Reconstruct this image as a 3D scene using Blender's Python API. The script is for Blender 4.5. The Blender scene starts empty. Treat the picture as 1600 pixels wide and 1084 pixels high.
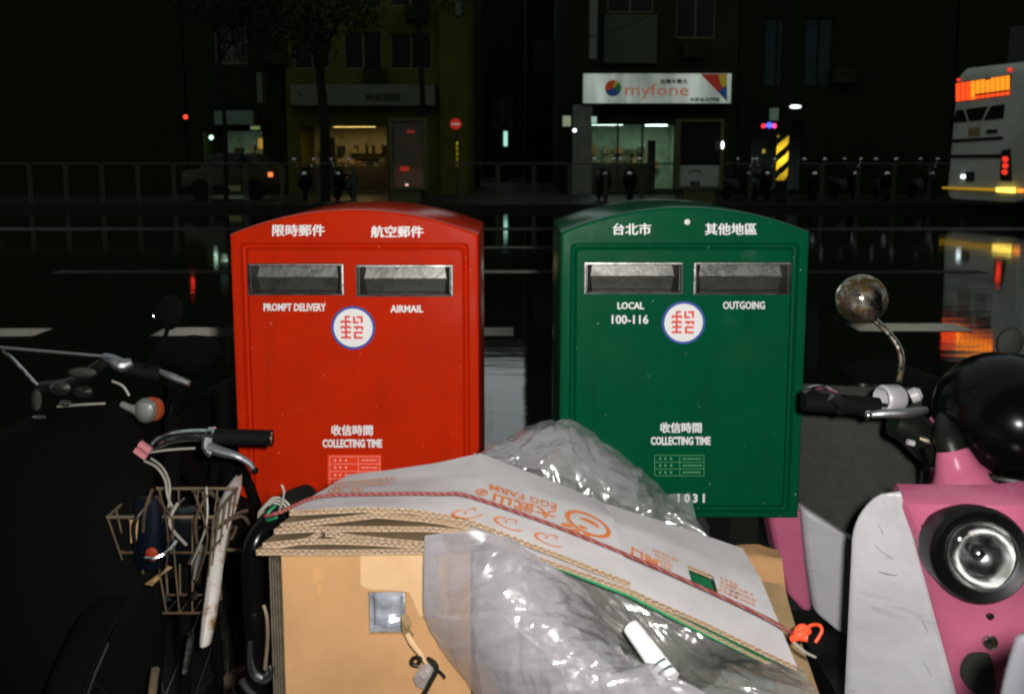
import bpy, bmesh, math, random
from mathutils import Vector, Matrix, noise
random.seed(7)
R = math.radians
sc = bpy.context.scene
C = sc.collection
# ------------------------------------------------------------------ camera
F, CX, CY, TH, H = 1422.0, 800.0, 420.0, R(7.0), 1.32
CAM = Vector((0, 0, H))
cd = bpy.data.cameras.new('camera'); cam = bpy.data.objects.new('camera', cd); C.objects.link(cam)
cam.location = CAM; cam.rotation_euler = (R(90) - TH, 0, 0)
cd.sensor_width = 36; cd.lens = 36 * F / 1600; cd.shift_y = -(542 - CY) / 1600
cd.clip_start = .02; cd.clip_end = 400
cd.dof.use_dof = True; cd.dof.focus_distance = 1.75; cd.dof.aperture_fstop = 8
sc.camera = cam
# ------------------------------------------------------------------ night sky
w = bpy.data.worlds.new('World'); sc.world = w; w.use_nodes = True
nt = w.node_tree; bg = nt.nodes['Background']
sky = nt.nodes.new('ShaderNodeTexSky'); sky.sky_type = 'NISHITA'; sky.sun_disc = False
sky.sun_elevation = R(-4); sky.sun_rotation = R(200)
mixn = nt.nodes.new('ShaderNodeMix'); mixn.data_type = 'RGBA'; mixn.blend_type = 'ADD'; mixn.inputs[0].default_value = 1
mulc = nt.nodes.new('ShaderNodeMix'); mulc.data_type = 'RGBA'; mulc.blend_type = 'MULTIPLY'; mulc.inputs[0].default_value = 1
mulc.inputs[7].default_value = (.5, .5, .5, 1)
nt.links.new(sky.outputs[0], mulc.inputs[6]); nt.links.new(mulc.outputs[2], mixn.inputs[6])
mixn.inputs[7].default_value = (3.5, 3.95, 3.9, 1)          # low wet cloud at the end of dusk, lit by the city
nt.links.new(mixn.outputs[2], bg.inputs[0]); bg.inputs[1].default_value = .10
# ------------------------------------------------------------------ the camera's flash, a hand's breadth from the lens
fd = bpy.data.lights.new('camera_flash', 'SPOT'); fl = bpy.data.objects.new('camera_flash', fd); C.objects.link(fl)
fd.energy = 130; fd.color = (1, .972, .925); fd.spot_size = R(125); fd.spot_blend = .9; fd.shadow_soft_size = .018
fl.location = (.055, 0, H + .03)
fl.rotation_euler = (Vector((.28, 1.78, .95)) - fl.location).to_track_quat('-Z', 'Y').to_euler()
vs = sc.view_settings; vs.view_transform = 'Standard'; vs.look = 'None'; vs.exposure = 0; vs.gamma = 1; vs.use_curve_mapping = False
sc.cycles.use_denoising = True; sc.cycles.filter_width = 2.1; sc.cycles.max_bounces = 8; sc.cycles.transparent_max_bounces = 16
sc.cycles.sample_clamp_indirect = 4
sc.cycles.caustics_reflective = False; sc.cycles.caustics_refractive = False

# ------------------------------------------------------------------ measuring helpers: a sight line of the photo and a distance give a place
ct, st = math.cos(TH), math.sin(TH)
def ray(px, py):
    a = (px - CX) / F; b = (CY - py) / F
    return Vector((a, ct + b * st, -st + b * ct))
def P(px, py, Y):
    d = ray(px, py); return CAM + d * (Y / d.y)
def G(px, py, z):
    d = ray(px, py); return CAM + d * ((z - H) / d.z)
def onplane(px, py, o, n):
    d = ray(px, py); return CAM + d * ((o - CAM).dot(n) / d.dot(n))

# ------------------------------------------------------------------ materials
def new_mat(name):
    m = bpy.data.materials.new(name); m.use_nodes = True
    return m, m.node_tree, m.node_tree.nodes['Principled BSDF']
def mat(name, col, rough=.5, metal=0, col2=None, nscale=30, bump=0, bscale=200, coat=0, spec=.5, rvar=0, emit=None, estr=0, contrast=(.4, .65), stretch=(1, 1, 1)):
    m, t, b = new_mat(name); L = t.links
    b.inputs['Base Color'].default_value = (*col, 1); b.inputs['Roughness'].default_value = rough
    b.inputs['Metallic'].default_value = metal; b.inputs['Specular IOR Level'].default_value = spec
    b.inputs['Coat Weight'].default_value = coat; b.inputs['Coat Roughness'].default_value = .08
    tc = t.nodes.new('ShaderNodeTexCoord'); mp = t.nodes.new('ShaderNodeMapping'); mp.inputs['Scale'].default_value = stretch
    L.new(tc.outputs['Object'], mp.inputs[0])
    if col2 or rvar:
        n = t.nodes.new('ShaderNodeTexNoise'); n.inputs['Scale'].default_value = nscale; n.inputs['Detail'].default_value = 6; n.inputs['Roughness'].default_value = .65
        L.new(mp.outputs[0], n.inputs['Vector'])
        rp = t.nodes.new('ShaderNodeMapRange'); rp.inputs[1].default_value = contrast[0]; rp.inputs[2].default_value = contrast[1]
        L.new(n.outputs['Fac'], rp.inputs[0])
        if col2:
            mx = t.nodes.new('ShaderNodeMix'); mx.data_type = 'RGBA'
            mx.inputs[6].default_value = (*col, 1); mx.inputs[7].default_value = (*col2, 1)
            L.new(rp.outputs[0], mx.inputs[0]); L.new(mx.outputs[2], b.inputs['Base Color'])
        if rvar:
            mr = t.nodes.new('ShaderNodeMapRange'); mr.inputs[3].default_value = rough; mr.inputs[4].default_value = rough + rvar
            L.new(rp.outputs[0], mr.inputs[0]); L.new(mr.outputs[0], b.inputs['Roughness'])
    if bump:
        n2 = t.nodes.new('ShaderNodeTexNoise'); n2.inputs['Scale'].default_value = bscale; n2.inputs['Detail'].default_value = 4
        L.new(mp.outputs[0], n2.inputs['Vector'])
        bp = t.nodes.new('ShaderNodeBump'); bp.inputs['Strength'].default_value = bump; bp.inputs['Distance'].default_value = .002
        L.new(n2.outputs['Fac'], bp.inputs['Height']); L.new(bp.outputs[0], b.inputs['Normal'])
        if coat: L.new(bp.outputs[0], b.inputs['Coat Normal'])
    if emit:
        b.inputs['Emission Color'].default_value = (*emit, 1); b.inputs['Emission Strength'].default_value = estr
    return m
M = {}
def paint(name, c1, c2, chip, dirt):
    m = mat(name, c1, .15, col2=c2, nscale=6, bump=.09, bscale=50, rvar=.06, spec=.35)
    t = m.node_tree; L = t.links; b = t.nodes['Principled BSDF']; tc = t.nodes.new('ShaderNodeTexCoord')
    src = b.inputs['Base Color'].links[0].from_socket
    mp = t.nodes.new('ShaderNodeMapping'); mp.inputs['Scale'].default_value = (26, 26, 2.2); L.new(tc.outputs['Object'], mp.inputs[0])
    n1 = t.nodes.new('ShaderNodeTexNoise'); n1.inputs['Scale'].default_value = 1; n1.inputs['Detail'].default_value = 5; L.new(mp.outputs[0], n1.inputs['Vector'])
    r1 = t.nodes.new('ShaderNodeMapRange'); r1.inputs[1].default_value = .55; r1.inputs[2].default_value = .8; r1.inputs[4].default_value = .45; L.new(n1.outputs['Fac'], r1.inputs[0])
    m1 = t.nodes.new('ShaderNodeMix'); m1.data_type = 'RGBA'; m1.inputs[7].default_value = (*dirt, 1); L.new(src, m1.inputs[6]); L.new(r1.outputs[0], m1.inputs[0])
    n2 = t.nodes.new('ShaderNodeTexNoise'); n2.inputs['Scale'].default_value = 75; n2.inputs['Detail'].default_value = 3; L.new(tc.outputs['Object'], n2.inputs['Vector'])
    r2 = t.nodes.new('ShaderNodeMapRange'); r2.inputs[1].default_value = .735; r2.inputs[2].default_value = .75; L.new(n2.outputs['Fac'], r2.inputs[0])
    m2 = t.nodes.new('ShaderNodeMix'); m2.data_type = 'RGBA'; m2.inputs[7].default_value = (*chip, 1); L.new(m1.outputs[2], m2.inputs[6]); L.new(r2.outputs[0], m2.inputs[0])
    L.new(m2.outputs[2], b.inputs['Base Color'])
    return m
M['red'] = paint('red_paint', (.52, .022, .003), (.45, .018, .0025), (.62, .22, .16), (.30, .016, .004))
M['green'] = paint('green_paint', (.0008, .080, .033), (.001, .068, .028), (.20, .34, .26), (.002, .045, .018))
M['steel'] = mat('scuffed_steel', (.30, .30, .285), .3, 1, col2=(.15, .15, .14), nscale=26, bump=.2, bscale=90, rvar=.25)
M['steel_dark'] = mat('dull_steel', (.13, .13, .115), .42, 1, col2=(.10, .10, .09), nscale=20, bump=.25, bscale=120, rvar=.2)
M['chrome'] = mat('chrome', (.72, .73, .75), .14, 1, col2=(.5, .5, .5), nscale=40, rvar=.15)
M['tarnish'] = mat('tarnished_chrome', (.55, .53, .48), .18, 1, col2=(.14, .09, .03), nscale=38, bump=.5, bscale=70, rvar=.35, contrast=(.42, .58))
M['alu'] = mat('cast_aluminium', (.38, .40, .42), .45, 1, col2=(.25, .26, .27), nscale=60, bump=.2, rvar=.15)
M['black'] = mat('black_plastic', (.006, .0065, .005), .4, spec=.25, col2=(.01, .0105, .008), nscale=12, bump=.1)
M['rubber'] = mat('black_rubber', (.006, .007, .006), .6, bump=.3, bscale=300, spec=.04)
M['black_gloss'] = mat('black_gloss', (.002, .002, .002), .2, spec=.12)
M['white'] = mat('print_white', (.80, .80, .80), .5)
M['blue'] = mat('print_blue', (.02, .06, .35), .45)
M['print_red'] = mat('print_red', (.70, .04, .02), .5)
M['sticker_red'] = mat('sticker_red', (.85, .05, .015), .35)
M['faint_green'] = mat('print_pale_green', (.10, .34, .14), .5)
M['faint_red'] = mat('print_pale_red', (.85, .36, .28), .5)
M['kraft'] = mat('kraft_board', (.325, .178, .074), .8, col2=(.275, .148, .06), nscale=10, bump=.12, bscale=160)
t = M['kraft'].node_tree; tc_ = t.nodes.new('ShaderNodeTexCoord'); wv_ = t.nodes.new('ShaderNodeTexWave'); wv_.inputs['Scale'].default_value = 48; wv_.inputs['Distortion'].default_value = .6
t.links.new(tc_.outputs['Object'], wv_.inputs['Vector']); bp_ = t.nodes.new('ShaderNodeBump'); bp_.inputs['Strength'].default_value = .04; bp_.inputs['Distance'].default_value = .001
t.links.new(wv_.outputs['Fac'], bp_.inputs['Height']); pb_ = t.nodes['Principled BSDF']; t.links.new(pb_.inputs['Normal'].links[0].from_socket, bp_.inputs['Normal']); t.links.new(bp_.outputs[0], pb_.inputs['Normal'])
M['kraft_pale'] = mat('kraft_board_pale', (.41, .265, .14), .75, col2=(.37, .23, .115), nscale=20)
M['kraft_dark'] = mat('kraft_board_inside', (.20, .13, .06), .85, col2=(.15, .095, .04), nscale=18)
M['board_white'] = mat('white_lined_board', (.50, .475, .485), .55, col2=(.43, .405, .41), nscale=11, bump=.05, bscale=60)
M['board_green'] = mat('green_printed_board', (.012, .19, .075), .5, col2=(.008, .13, .05), nscale=20)
M['orange'] = mat('print_orange', (.62, .15, .015), .6, col2=(.58, .20, .06), nscale=120)
M['orange_faint'] = mat('print_faint_orange', (.50, .22, .13), .6, col2=(.50, .33, .27), nscale=300)
def edge_mat():
    m, t, b = new_mat('corrugated_edge'); L = t.links
    def math_(op, a, c=None):
        n = t.nodes.new('ShaderNodeMath'); n.operation = op
        for i, q in enumerate((a, c)):
            if q is None: continue
            if isinstance(q, (int, float)): n.inputs[i].default_value = q
            else: L.new(q, n.inputs[i])
        return n.outputs[0]
    tc = t.nodes.new('ShaderNodeTexCoord'); sp = t.nodes.new('ShaderNodeSeparateXYZ'); L.new(tc.outputs['Object'], sp.inputs[0])
    at = t.nodes.new('ShaderNodeAttribute'); at.attribute_name = 'ev'
    ns = t.nodes.new('ShaderNodeTexNoise'); ns.inputs['Scale'].default_value = 60; ns.inputs['Detail'].default_value = 4; L.new(tc.outputs['Object'], ns.inputs['Vector'])
    ph = math_('ADD', math_('MULTIPLY', sp.outputs[0], 2 * math.pi / .0078), math_('MULTIPLY', ns.outputs['Fac'], 5.0))
    wv = math_('ADD', math_('MULTIPLY', math_('SINE', ph), .33), .5)
    d1 = math_('ABSOLUTE', math_('SUBTRACT', at.outputs['Fac'], wv))
    d2 = math_('SUBTRACT', .5, math_('ABSOLUTE', math_('SUBTRACT', at.outputs['Fac'], .5)))
    d = math_('MINIMUM', d1, d2)
    mr = t.nodes.new('ShaderNodeMapRange'); mr.inputs[1].default_value = .10; mr.inputs[2].default_value = .24; L.new(d, mr.inputs[0])
    mx = t.nodes.new('ShaderNodeMix'); mx.data_type = 'RGBA'; mx.inputs[6].default_value = (.36, .26, .175, 1); mx.inputs[7].default_value = (.085, .055, .035, 1); L.new(mr.outputs[0], mx.inputs[0])  # flute hollows coloured dark in place of their shade
    m2 = t.nodes.new('ShaderNodeMix'); m2.data_type = 'RGBA'; m2.inputs[7].default_value = (.24, .165, .10, 1); L.new(mx.outputs[2], m2.inputs[6])
    r2 = t.nodes.new('ShaderNodeMapRange'); r2.inputs[1].default_value = .42; r2.inputs[2].default_value = .66; r2.inputs[4].default_value = .9; L.new(ns.outputs['Fac'], r2.inputs[0]); L.new(r2.outputs[0], m2.inputs[0])
    L.new(m2.outputs[2], b.inputs['Base Color']); b.inputs['Roughness'].default_value = .9
    bp = t.nodes.new('ShaderNodeBump'); bp.inputs['Strength'].default_value = .5; bp.inputs['Distance'].default_value = .002; bp.invert = True
    L.new(mr.outputs[0], bp.inputs['Height']); L.new(bp.outputs[0], b.inputs['Normal'])
    return m
M['edge'] = edge_mat()
def film_mat(name, col, opac, rough):
    m, t, b = new_mat(name); L = t.links
    out = t.nodes['Material Output']
    b.inputs['Base Color'].default_value = (*col, 1); b.inputs['Roughness'].default_value = rough; b.inputs['Specular IOR Level'].default_value = .9
    tc = t.nodes.new('ShaderNodeTexCoord')
    n = t.nodes.new('ShaderNodeTexNoise'); n.inputs['Scale'].default_value = 22; n.inputs['Detail'].default_value = 5; n.inputs['Distortion'].default_value = 1.2
    L.new(tc.outputs['Object'], n.inputs['Vector'])
    v = t.nodes.new('ShaderNodeTexVoronoi'); v.feature = 'DISTANCE_TO_EDGE'; v.inputs['Scale'].default_value = 30; v.inputs['Randomness'].default_value = 1
    L.new(n.outputs['Color'], v.inputs['Vector'])
    va = t.nodes.new('ShaderNodeMath'); va.operation = 'ADD'; L.new(n.outputs['Fac'], va.inputs[0]); va.inputs[1].default_value = 0
    bp = t.nodes.new('ShaderNodeBump'); bp.inputs['Strength'].default_value = .10; bp.inputs['Distance'].default_value = .003
    L.new(va.outputs[0], bp.inputs['Height']); L.new(bp.outputs[0], b.inputs['Normal'])
    tr = t.nodes.new('ShaderNodeBsdfTransparent'); tl = t.nodes.new('ShaderNodeBsdfTranslucent'); tl.inputs[0].default_value = (*col, 1)
    ms = t.nodes.new('ShaderNodeMixShader'); ms.inputs[0].default_value = .35
    L.new(b.outputs[0], ms.inputs[1]); L.new(tl.outputs[0], ms.inputs[2])
    mr = t.nodes.new('ShaderNodeMapRange'); mr.inputs[1].default_value = .3; mr.inputs[2].default_value = .7; mr.inputs[3].default_value = opac - .14; mr.inputs[4].default_value = opac + .14
    L.new(n.outputs['Fac'], mr.inputs[0])
    ms2 = t.nodes.new('ShaderNodeMixShader'); L.new(mr.outputs[0], ms2.inputs[0])
    L.new(tr.outputs[0], ms2.inputs[1]); L.new(ms.outputs[0], ms2.inputs[2])
    g = t.nodes.new('ShaderNodeBsdfGlossy'); g.inputs['Roughness'].default_value = .085; L.new(bp.outputs[0], g.inputs['Normal'])
    ms3 = t.nodes.new('ShaderNodeMixShader'); ms3.inputs[0].default_value = .15
    L.new(ms2.outputs[0], ms3.inputs[1]); L.new(g.outputs[0], ms3.inputs[2])
    L.new(ms3.outputs[0], out.inputs['Surface'])
    return m
M['film'] = film_mat('milky_polythene', (.46, .44, .475), .52, .3)
M['film_clear'] = film_mat('clear_polythene', (.55, .55, .53), .24, .2)
M['film_shaded'] = film_mat('shaded_polythene', (.26, .26, .24), .55, .35)  # the bag's inside; its shade is put into this darker tint
def twine_mat():
    m, t, b = new_mat('red_white_twine'); L = t.links
    tc = t.nodes.new('ShaderNodeTexCoord'); wv = t.nodes.new('ShaderNodeTexWave'); wv.bands_direction = 'DIAGONAL'; wv.inputs['Scale'].default_value = 75
    L.new(tc.outputs['Object'], wv.inputs['Vector'])
    cr = t.nodes.new('ShaderNodeValToRGB'); cr.color_ramp.elements[0].position = .93; cr.color_ramp.elements[0].color = (.13, .012, .012, 1)
    cr.color_ramp.elements[1].position = .995; cr.color_ramp.elements[1].color = (.30, .16, .13, 1)
    L.new(wv.outputs['Fac'], cr.inputs[0]); L.new(cr.outputs[0], b.inputs['Base Color']); b.inputs['Roughness'].default_value = .7
    return m
M['twine'] = twine_mat()
M['pink'] = mat('pink_paint', (.50, .125, .215), .22, col2=(.44, .105, .185), nscale=10, bump=.05, bscale=60, spec=.4)
def grimy():
    m = mat('scuffed_white_panel', (.47, .47, .485), .4, col2=(.39, .385, .40), nscale=6, bump=.05, contrast=(.45, .65))
    t = m.node_tree; L = t.links; b = t.nodes['Principled BSDF']; src = b.inputs['Base Color'].links[0].from_socket; tc = t.nodes.new('ShaderNodeTexCoord')
    for (scl, lo, hi, k, rot) in (((9, 9, 22), .60, .70, .55, .5), ((60, 60, 14), .66, .72, .6, -.4), ((3, 3, 4), .5, .75, .35, 0)):
        mp = t.nodes.new('ShaderNodeMapping'); mp.inputs['Scale'].default_value = scl; mp.inputs['Rotation'].default_value = (0, rot, 0); L.new(tc.outputs['Object'], mp.inputs[0])
        n = t.nodes.new('ShaderNodeTexNoise'); n.inputs['Scale'].default_value = 1; n.inputs['Detail'].default_value = 7; n.inputs['Roughness'].default_value = .7; n.inputs['Distortion'].default_value = .6; L.new(mp.outputs[0], n.inputs['Vector'])
        r = t.nodes.new('ShaderNodeMapRange'); r.inputs[1].default_value = lo; r.inputs[2].default_value = hi; r.inputs[4].default_value = k; L.new(n.outputs['Fac'], r.inputs[0])
        mx = t.nodes.new('ShaderNodeMix'); mx.data_type = 'RGBA'; mx.inputs[7].default_value = (.20, .20, .215, 1); L.new(src, mx.inputs[6]); L.new(r.outputs[0], mx.inputs[0]); src = mx.outputs[2]
    L.new(src, b.inputs['Base Color'])
    return m
M['cream'] = grimy()
M['scuff'] = mat('scuff_mark', (.16, .16, .19), .8, col2=(.30, .30, .31), nscale=90)
M['grey_panel'] = mat('dark_grey_plastic', (.055, .055, .048), .6, col2=(.045, .045, .04), nscale=40, bump=.25, bscale=400, spec=.04)
M['flat_black'] = mat('flat_near_black', (.0022, .0026, .0018), .9, spec=.06)  # even flat near-black for the darkest parts
M['dark_rust'] = mat('dark_rust', (.011, .008, .005), .85, col2=(.006, .005, .004), nscale=50, bump=.4)
M['rust'] = mat('rust', (.07, .04, .018), .85, col2=(.03, .018, .01), nscale=60, bump=.5)
M['white_rust'] = mat('rusting_white_paint', (.46, .43, .40), .5, col2=(.22, .10, .02), nscale=22, bump=.3, contrast=(.5, .6))
M['wire'] = mat('tan_coated_wire', (.075, .065, .04), .5, col2=(.14, .09, .05), nscale=40, rvar=.2)
M['cable'] = mat('grey_cable', (.27, .26, .22), .5)
M['blue_thing'] = mat('blue_plastic', (.0015, .004, .010), .5, spec=.2)
M['amber'] = mat('amber_lens', (.26, .045, .01), .3)
M['lens_white'] = mat('grey_lens_cup', (.22, .23, .21), .4, col2=(.15, .16, .15), nscale=60)
M['string_orange'] = mat('orange_string', (.75, .06, .015), .6)
M['paper'] = mat('newsprint', (.66, .66, .65), .8, col2=(.52, .52, .52), nscale=90, contrast=(.55, .62))
M['ink'] = mat('dark_ink', (.03, .06, .08), .6)
M['grey_foil'] = mat('grey_crumpled_film', (.22, .24, .28), .25, .35, col2=(.36, .38, .42), nscale=60, bump=.9, bscale=50)
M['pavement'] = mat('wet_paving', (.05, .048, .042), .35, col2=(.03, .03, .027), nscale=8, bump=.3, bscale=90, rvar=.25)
M['kerb'] = mat('kerb_concrete', (.30, .29, .25), .6, col2=(.20, .19, .17), nscale=14, bump=.3)

def road_mat():
    m, t, b = new_mat('wet_asphalt'); L = t.links
    tc = t.nodes.new('ShaderNodeTexCoord')
    n = t.nodes.new('ShaderNodeTexNoise'); n.inputs['Scale'].default_value = .55; n.inputs['Detail'].default_value = 5; L.new(tc.outputs['Object'], n.inputs['Vector'])
    rp = t.nodes.new('ShaderNodeMapRange'); rp.inputs[1].default_value = .38; rp.inputs[2].default_value = .62; rp.inputs[3].default_value = .012; rp.inputs[4].default_value = .07
    L.new(n.outputs['Fac'], rp.inputs[0]); L.new(rp.outputs[0], b.inputs['Roughness'])
    b.inputs['Base Color'].default_value = (.010, .0105, .008, 1); b.inputs['Specular IOR Level'].default_value = .9; b.inputs['Coat Weight'].default_value = 1; b.inputs['Coat IOR'].default_value = 1.4; b.inputs['Coat Roughness'].default_value = .02
    mp = t.nodes.new('ShaderNodeMapping'); mp.inputs['Scale'].default_value = (.5, 2.2, 1); L.new(tc.outputs['Object'], mp.inputs[0])
    n2 = t.nodes.new('ShaderNodeTexNoise'); n2.inputs['Scale'].default_value = 2.2; n2.inputs['Detail'].default_value = 4; L.new(mp.outputs[0], n2.inputs['Vector'])
    n3 = t.nodes.new('ShaderNodeTexNoise'); n3.inputs['Scale'].default_value = 130; L.new(tc.outputs['Object'], n3.inputs['Vector'])
    bp = t.nodes.new('ShaderNodeBump'); bp.inputs['Strength'].default_value = .10; bp.inputs['Distance'].default_value = .02; L.new(n2.outputs['Fac'], bp.inputs['Height'])
    bp2 = t.nodes.new('ShaderNodeBump'); bp2.inputs['Strength'].default_value = .03; bp2.inputs['Distance'].default_value = .002; L.new(n3.outputs['Fac'], bp2.inputs['Height']); L.new(bp.outputs[0], bp2.inputs['Normal'])
    L.new(bp2.outputs[0], b.inputs['Normal']); L.new(bp2.outputs[0], b.inputs['Coat Normal'])
    return m
M['road'] = road_mat()
def beaded(name, col, face, gloss=.35, rough=.42):
    # paint or sheeting filled with glass beads: answers light from low in front, not from overhead
    m, t, b = new_mat(name); L = t.links
    out = t.nodes['Material Output']; t.nodes.remove(b)
    nn = t.nodes.new('ShaderNodeCombineXYZ'); v = Vector(face).normalized()
    for i in range(3): nn.inputs[i].default_value = v[i]
    tc = t.nodes.new('ShaderNodeTexCoord'); n = t.nodes.new('ShaderNodeTexNoise'); n.inputs['Scale'].default_value = 14; n.inputs['Detail'].default_value = 6; L.new(tc.outputs['Object'], n.inputs['Vector'])
    mx = t.nodes.new('ShaderNodeMix'); mx.data_type = 'RGBA'; mx.inputs[6].default_value = tuple(c * .62 for c in col) + (1,); mx.inputs[7].default_value = (*col, 1); L.new(n.outputs['Fac'], mx.inputs[0])
    d = t.nodes.new('ShaderNodeBsdfDiffuse'); g = t.nodes.new('ShaderNodeBsdfGlossy'); g.inputs['Roughness'].default_value = rough
    for q in (d, g): L.new(mx.outputs[2], q.inputs['Color']); L.new(nn.outputs[0], q.inputs['Normal'])
    ms = t.nodes.new('ShaderNodeMixShader'); ms.inputs[0].default_value = gloss; L.new(d.outputs[0], ms.inputs[1]); L.new(g.outputs[0], ms.inputs[2])
    L.new(ms.outputs[0], out.inputs['Surface'])
    return m
# ------------------------------------------------------------------ mesh builder
class MB:
    def __init__(s): s.v = []; s.f = []; s.mi = []
    def add(s, vs, fs, mi=0):
        o = len(s.v); s.v += [Vector(q) for q in vs]
        for f in fs: s.f.append([i + o for i in f]); s.mi.append(mi)
        return s
    def box(s, lo, hi, mi=0, mx=None):
        x0, y0, z0 = lo; x1, y1, z1 = hi
        v = [Vector(q) for q in ((x0, y0, z0), (x1, y0, z0), (x1, y1, z0), (x0, y1, z0), (x0, y0, z1), (x1, y0, z1), (x1, y1, z1), (x0, y1, z1))]
        if mx: v = [mx @ q for q in v]
        return s.add(v, [(0, 3, 2, 1), (4, 5, 6, 7), (0, 1, 5, 4), (1, 2, 6, 5), (2, 3, 7, 6), (3, 0, 4, 7)], mi)
    def tube(s, pts, r, n=10, smooth=4, cap=True, mi=0):
        pts = [Vector(q) for q in pts]; rs = r if isinstance(r, (list, tuple)) else [r] * len(pts)
        if smooth > 1 and len(pts) > 2: pts, rs = spline(pts, rs, smooth)
        k = len(pts); rings = []; up = None
        for i in range(k):
            t = (pts[min(i + 1, k - 1)] - pts[max(i - 1, 0)]).normalized()
            if up is None:
                up = Vector((0, 0, 1)) if abs(t.z) < .9 else Vector((0, 1, 0))
            a = t.cross(up).normalized(); b = a.cross(t).normalized(); up = b
            rings.append([pts[i] + (a * math.cos(2 * math.pi * j / n) + b * math.sin(2 * math.pi * j / n)) * rs[i] for j in range(n)])
        return s.rings(rings, True, cap, mi)
    def rings(s, rings, closed=True, cap=False, mi=0):
        n = len(rings[0]); vs = [q for r in rings for q in r]; fs = []
        for i in range(len(rings) - 1):
            for j in range(n if closed else n - 1):
                a = i * n + j; b = i * n + (j + 1) % n; fs.append((a, b, b + n, a + n))
        if cap and closed:
            fs.append(tuple(range(n))[::-1]); fs.append(tuple((len(rings) - 1) * n + j for j in range(n)))
        return s.add(vs, fs, mi)
    def lathe(s, prof, o, axis, n=24, mi=0, cap=True):
        o = Vector(o); ax = Vector(axis).normalized(); u = ax.orthogonal().normalized(); w_ = ax.cross(u)
        return s.rings([[o + ax * h + (u * math.cos(2 * math.pi * j / n) + w_ * math.sin(2 * math.pi * j / n)) * max(r, 1e-5) for j in range(n)] for r, h in prof], True, cap, mi)
    def prism(s, poly, off, mi=0):
        poly = [Vector(q) for q in poly]; off = Vector(off); n = len(poly)
        return s.add(poly + [q + off for q in poly], [tuple(range(n))[::-1], tuple(range(n, 2 * n))] + [(j, (j + 1) % n, n + (j + 1) % n, n + j) for j in range(n)], mi)
    def grid(s, g, mi=0):
        return s.rings(g, False, False, mi)
    def ell(s, c, rx, ry, rz, n=16, m=10, mi=0, mx=None):
        c = Vector(c); rr = []
        for i in range(m + 1):
            a = math.pi * i / m
            ring = [Vector((rx * math.sin(a) * math.cos(2 * math.pi * j / n), ry * math.sin(a) * math.sin(2 * math.pi * j / n), rz * math.cos(a))) for j in range(n)]
            if mx: ring = [mx @ q for q in ring]
            rr.append([c + q for q in ring])
        return s.rings(rr, True, False, mi)
    def build(s, name, mats, parent=None, smooth=True, angle=35):
        me = bpy.data.meshes.new(name)
        off = parent_loc(parent) if parent else Vector()
        me.from_pydata([q - off for q in s.v], [], s.f)
        if not isinstance(mats, (list, tuple)): mats = [mats]
        for m in mats: me.materials.append(M[m] if isinstance(m, str) else m)
        for p, i in zip(me.polygons, s.mi): p.material_index = i
        bm = bmesh.new(); bm.from_mesh(me); bmesh.ops.recalc_face_normals(bm, faces=bm.faces); bm.to_mesh(me); bm.free()
        if smooth:
            me.shade_smooth(); me.set_sharp_from_angle(angle=R(angle))
        o = bpy.data.objects.new(name, me); C.objects.link(o)
        if parent: o.parent = parent
        return o
def parent_loc(p):
    v = Vector()
    while p: v = v + p.location; p = p.parent
    return v
def spline(pts, rs, k):
    q, rr = [], []
    n = len(pts)
    for i in range(n - 1):
        p0, p1, p2, p3 = pts[max(i - 1, 0)], pts[i], pts[i + 1], pts[min(i + 2, n - 1)]
        for j in range(k):
            t = j / k
            q.append(.5 * ((2 * p1) + (p2 - p0) * t + (2 * p0 - 5 * p1 + 4 * p2 - p3) * t * t + (3 * p1 - p0 - 3 * p2 + p3) * t ** 3))
            rr.append(rs[i] * (1 - t) + rs[i + 1] * t)
    q.append(pts[-1]); rr.append(rs[-1])
    return q, rr
def tag(o, label, cat, group=None):
    o['label'] = label; o['category'] = cat
    if group: o['group'] = group
    return o
def thing(name, label, cat, loc=(0, 0, 0), group=None):
    o = bpy.data.objects.new(name, None); o.empty_display_size = .1; C.objects.link(o); o.location = loc
    return tag(o, label, cat, group)
def struct(o): o['kind'] = 'structure'; return o
def text_verts(s, bold=0):
    cu = bpy.data.curves.new('t', 'FONT'); cu.body = s; cu.size = 1; cu.offset = bold; cu.resolution_u = 2; cu.fill_mode = 'FRONT'
    o = bpy.data.objects.new('t', cu); C.objects.link(o)
    dg = bpy.context.evaluated_depsgraph_get(); me = bpy.data.meshes.new_from_object(o.evaluated_get(dg))
    vs = [v.co.copy() for v in me.vertices]; fs = [tuple(p.vertices) for p in me.polygons]
    bpy.data.objects.remove(o); bpy.data.curves.remove(cu); bpy.data.meshes.remove(me)
    x0 = min(v.x for v in vs); x1 = max(v.x for v in vs); y0 = min(v.y for v in vs); y1 = max(v.y for v in vs)
    return [((v.x - x0) / (x1 - x0), (v.y - y0) / (y1 - y0)) for v in vs], fs
def quad_map(c, uv):
    bl, br, tl, tr = c; u, v = uv
    return (bl * (1 - u) + br * u) * (1 - v) + (tl * (1 - u) + tr * u) * v
def lettering(s, corners, mat_, parent, bold=0, name='lettering', heavy=0):
    uv, fs = text_verts(s, bold)
    mb = MB()
    nrm = (corners[1] - corners[0]).cross(corners[2] - corners[0]).normalized()
    if nrm.dot(CAM - corners[0]) < 0: nrm = -nrm
    sh = [(0, 0)] if not heavy else [(-heavy, 0), (heavy, heavy * .6), (0, -heavy * .6)]
    ex = (corners[1] - corners[0]).normalized(); ez = (corners[2] - corners[0]).normalized()
    for i, (a, c_) in enumerate(sh): mb.add([quad_map(corners, q) + ex * a + ez * c_ + nrm * .00015 * i for q in uv], fs)
    return mb.build(name, mat_, parent, smooth=False)

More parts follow.
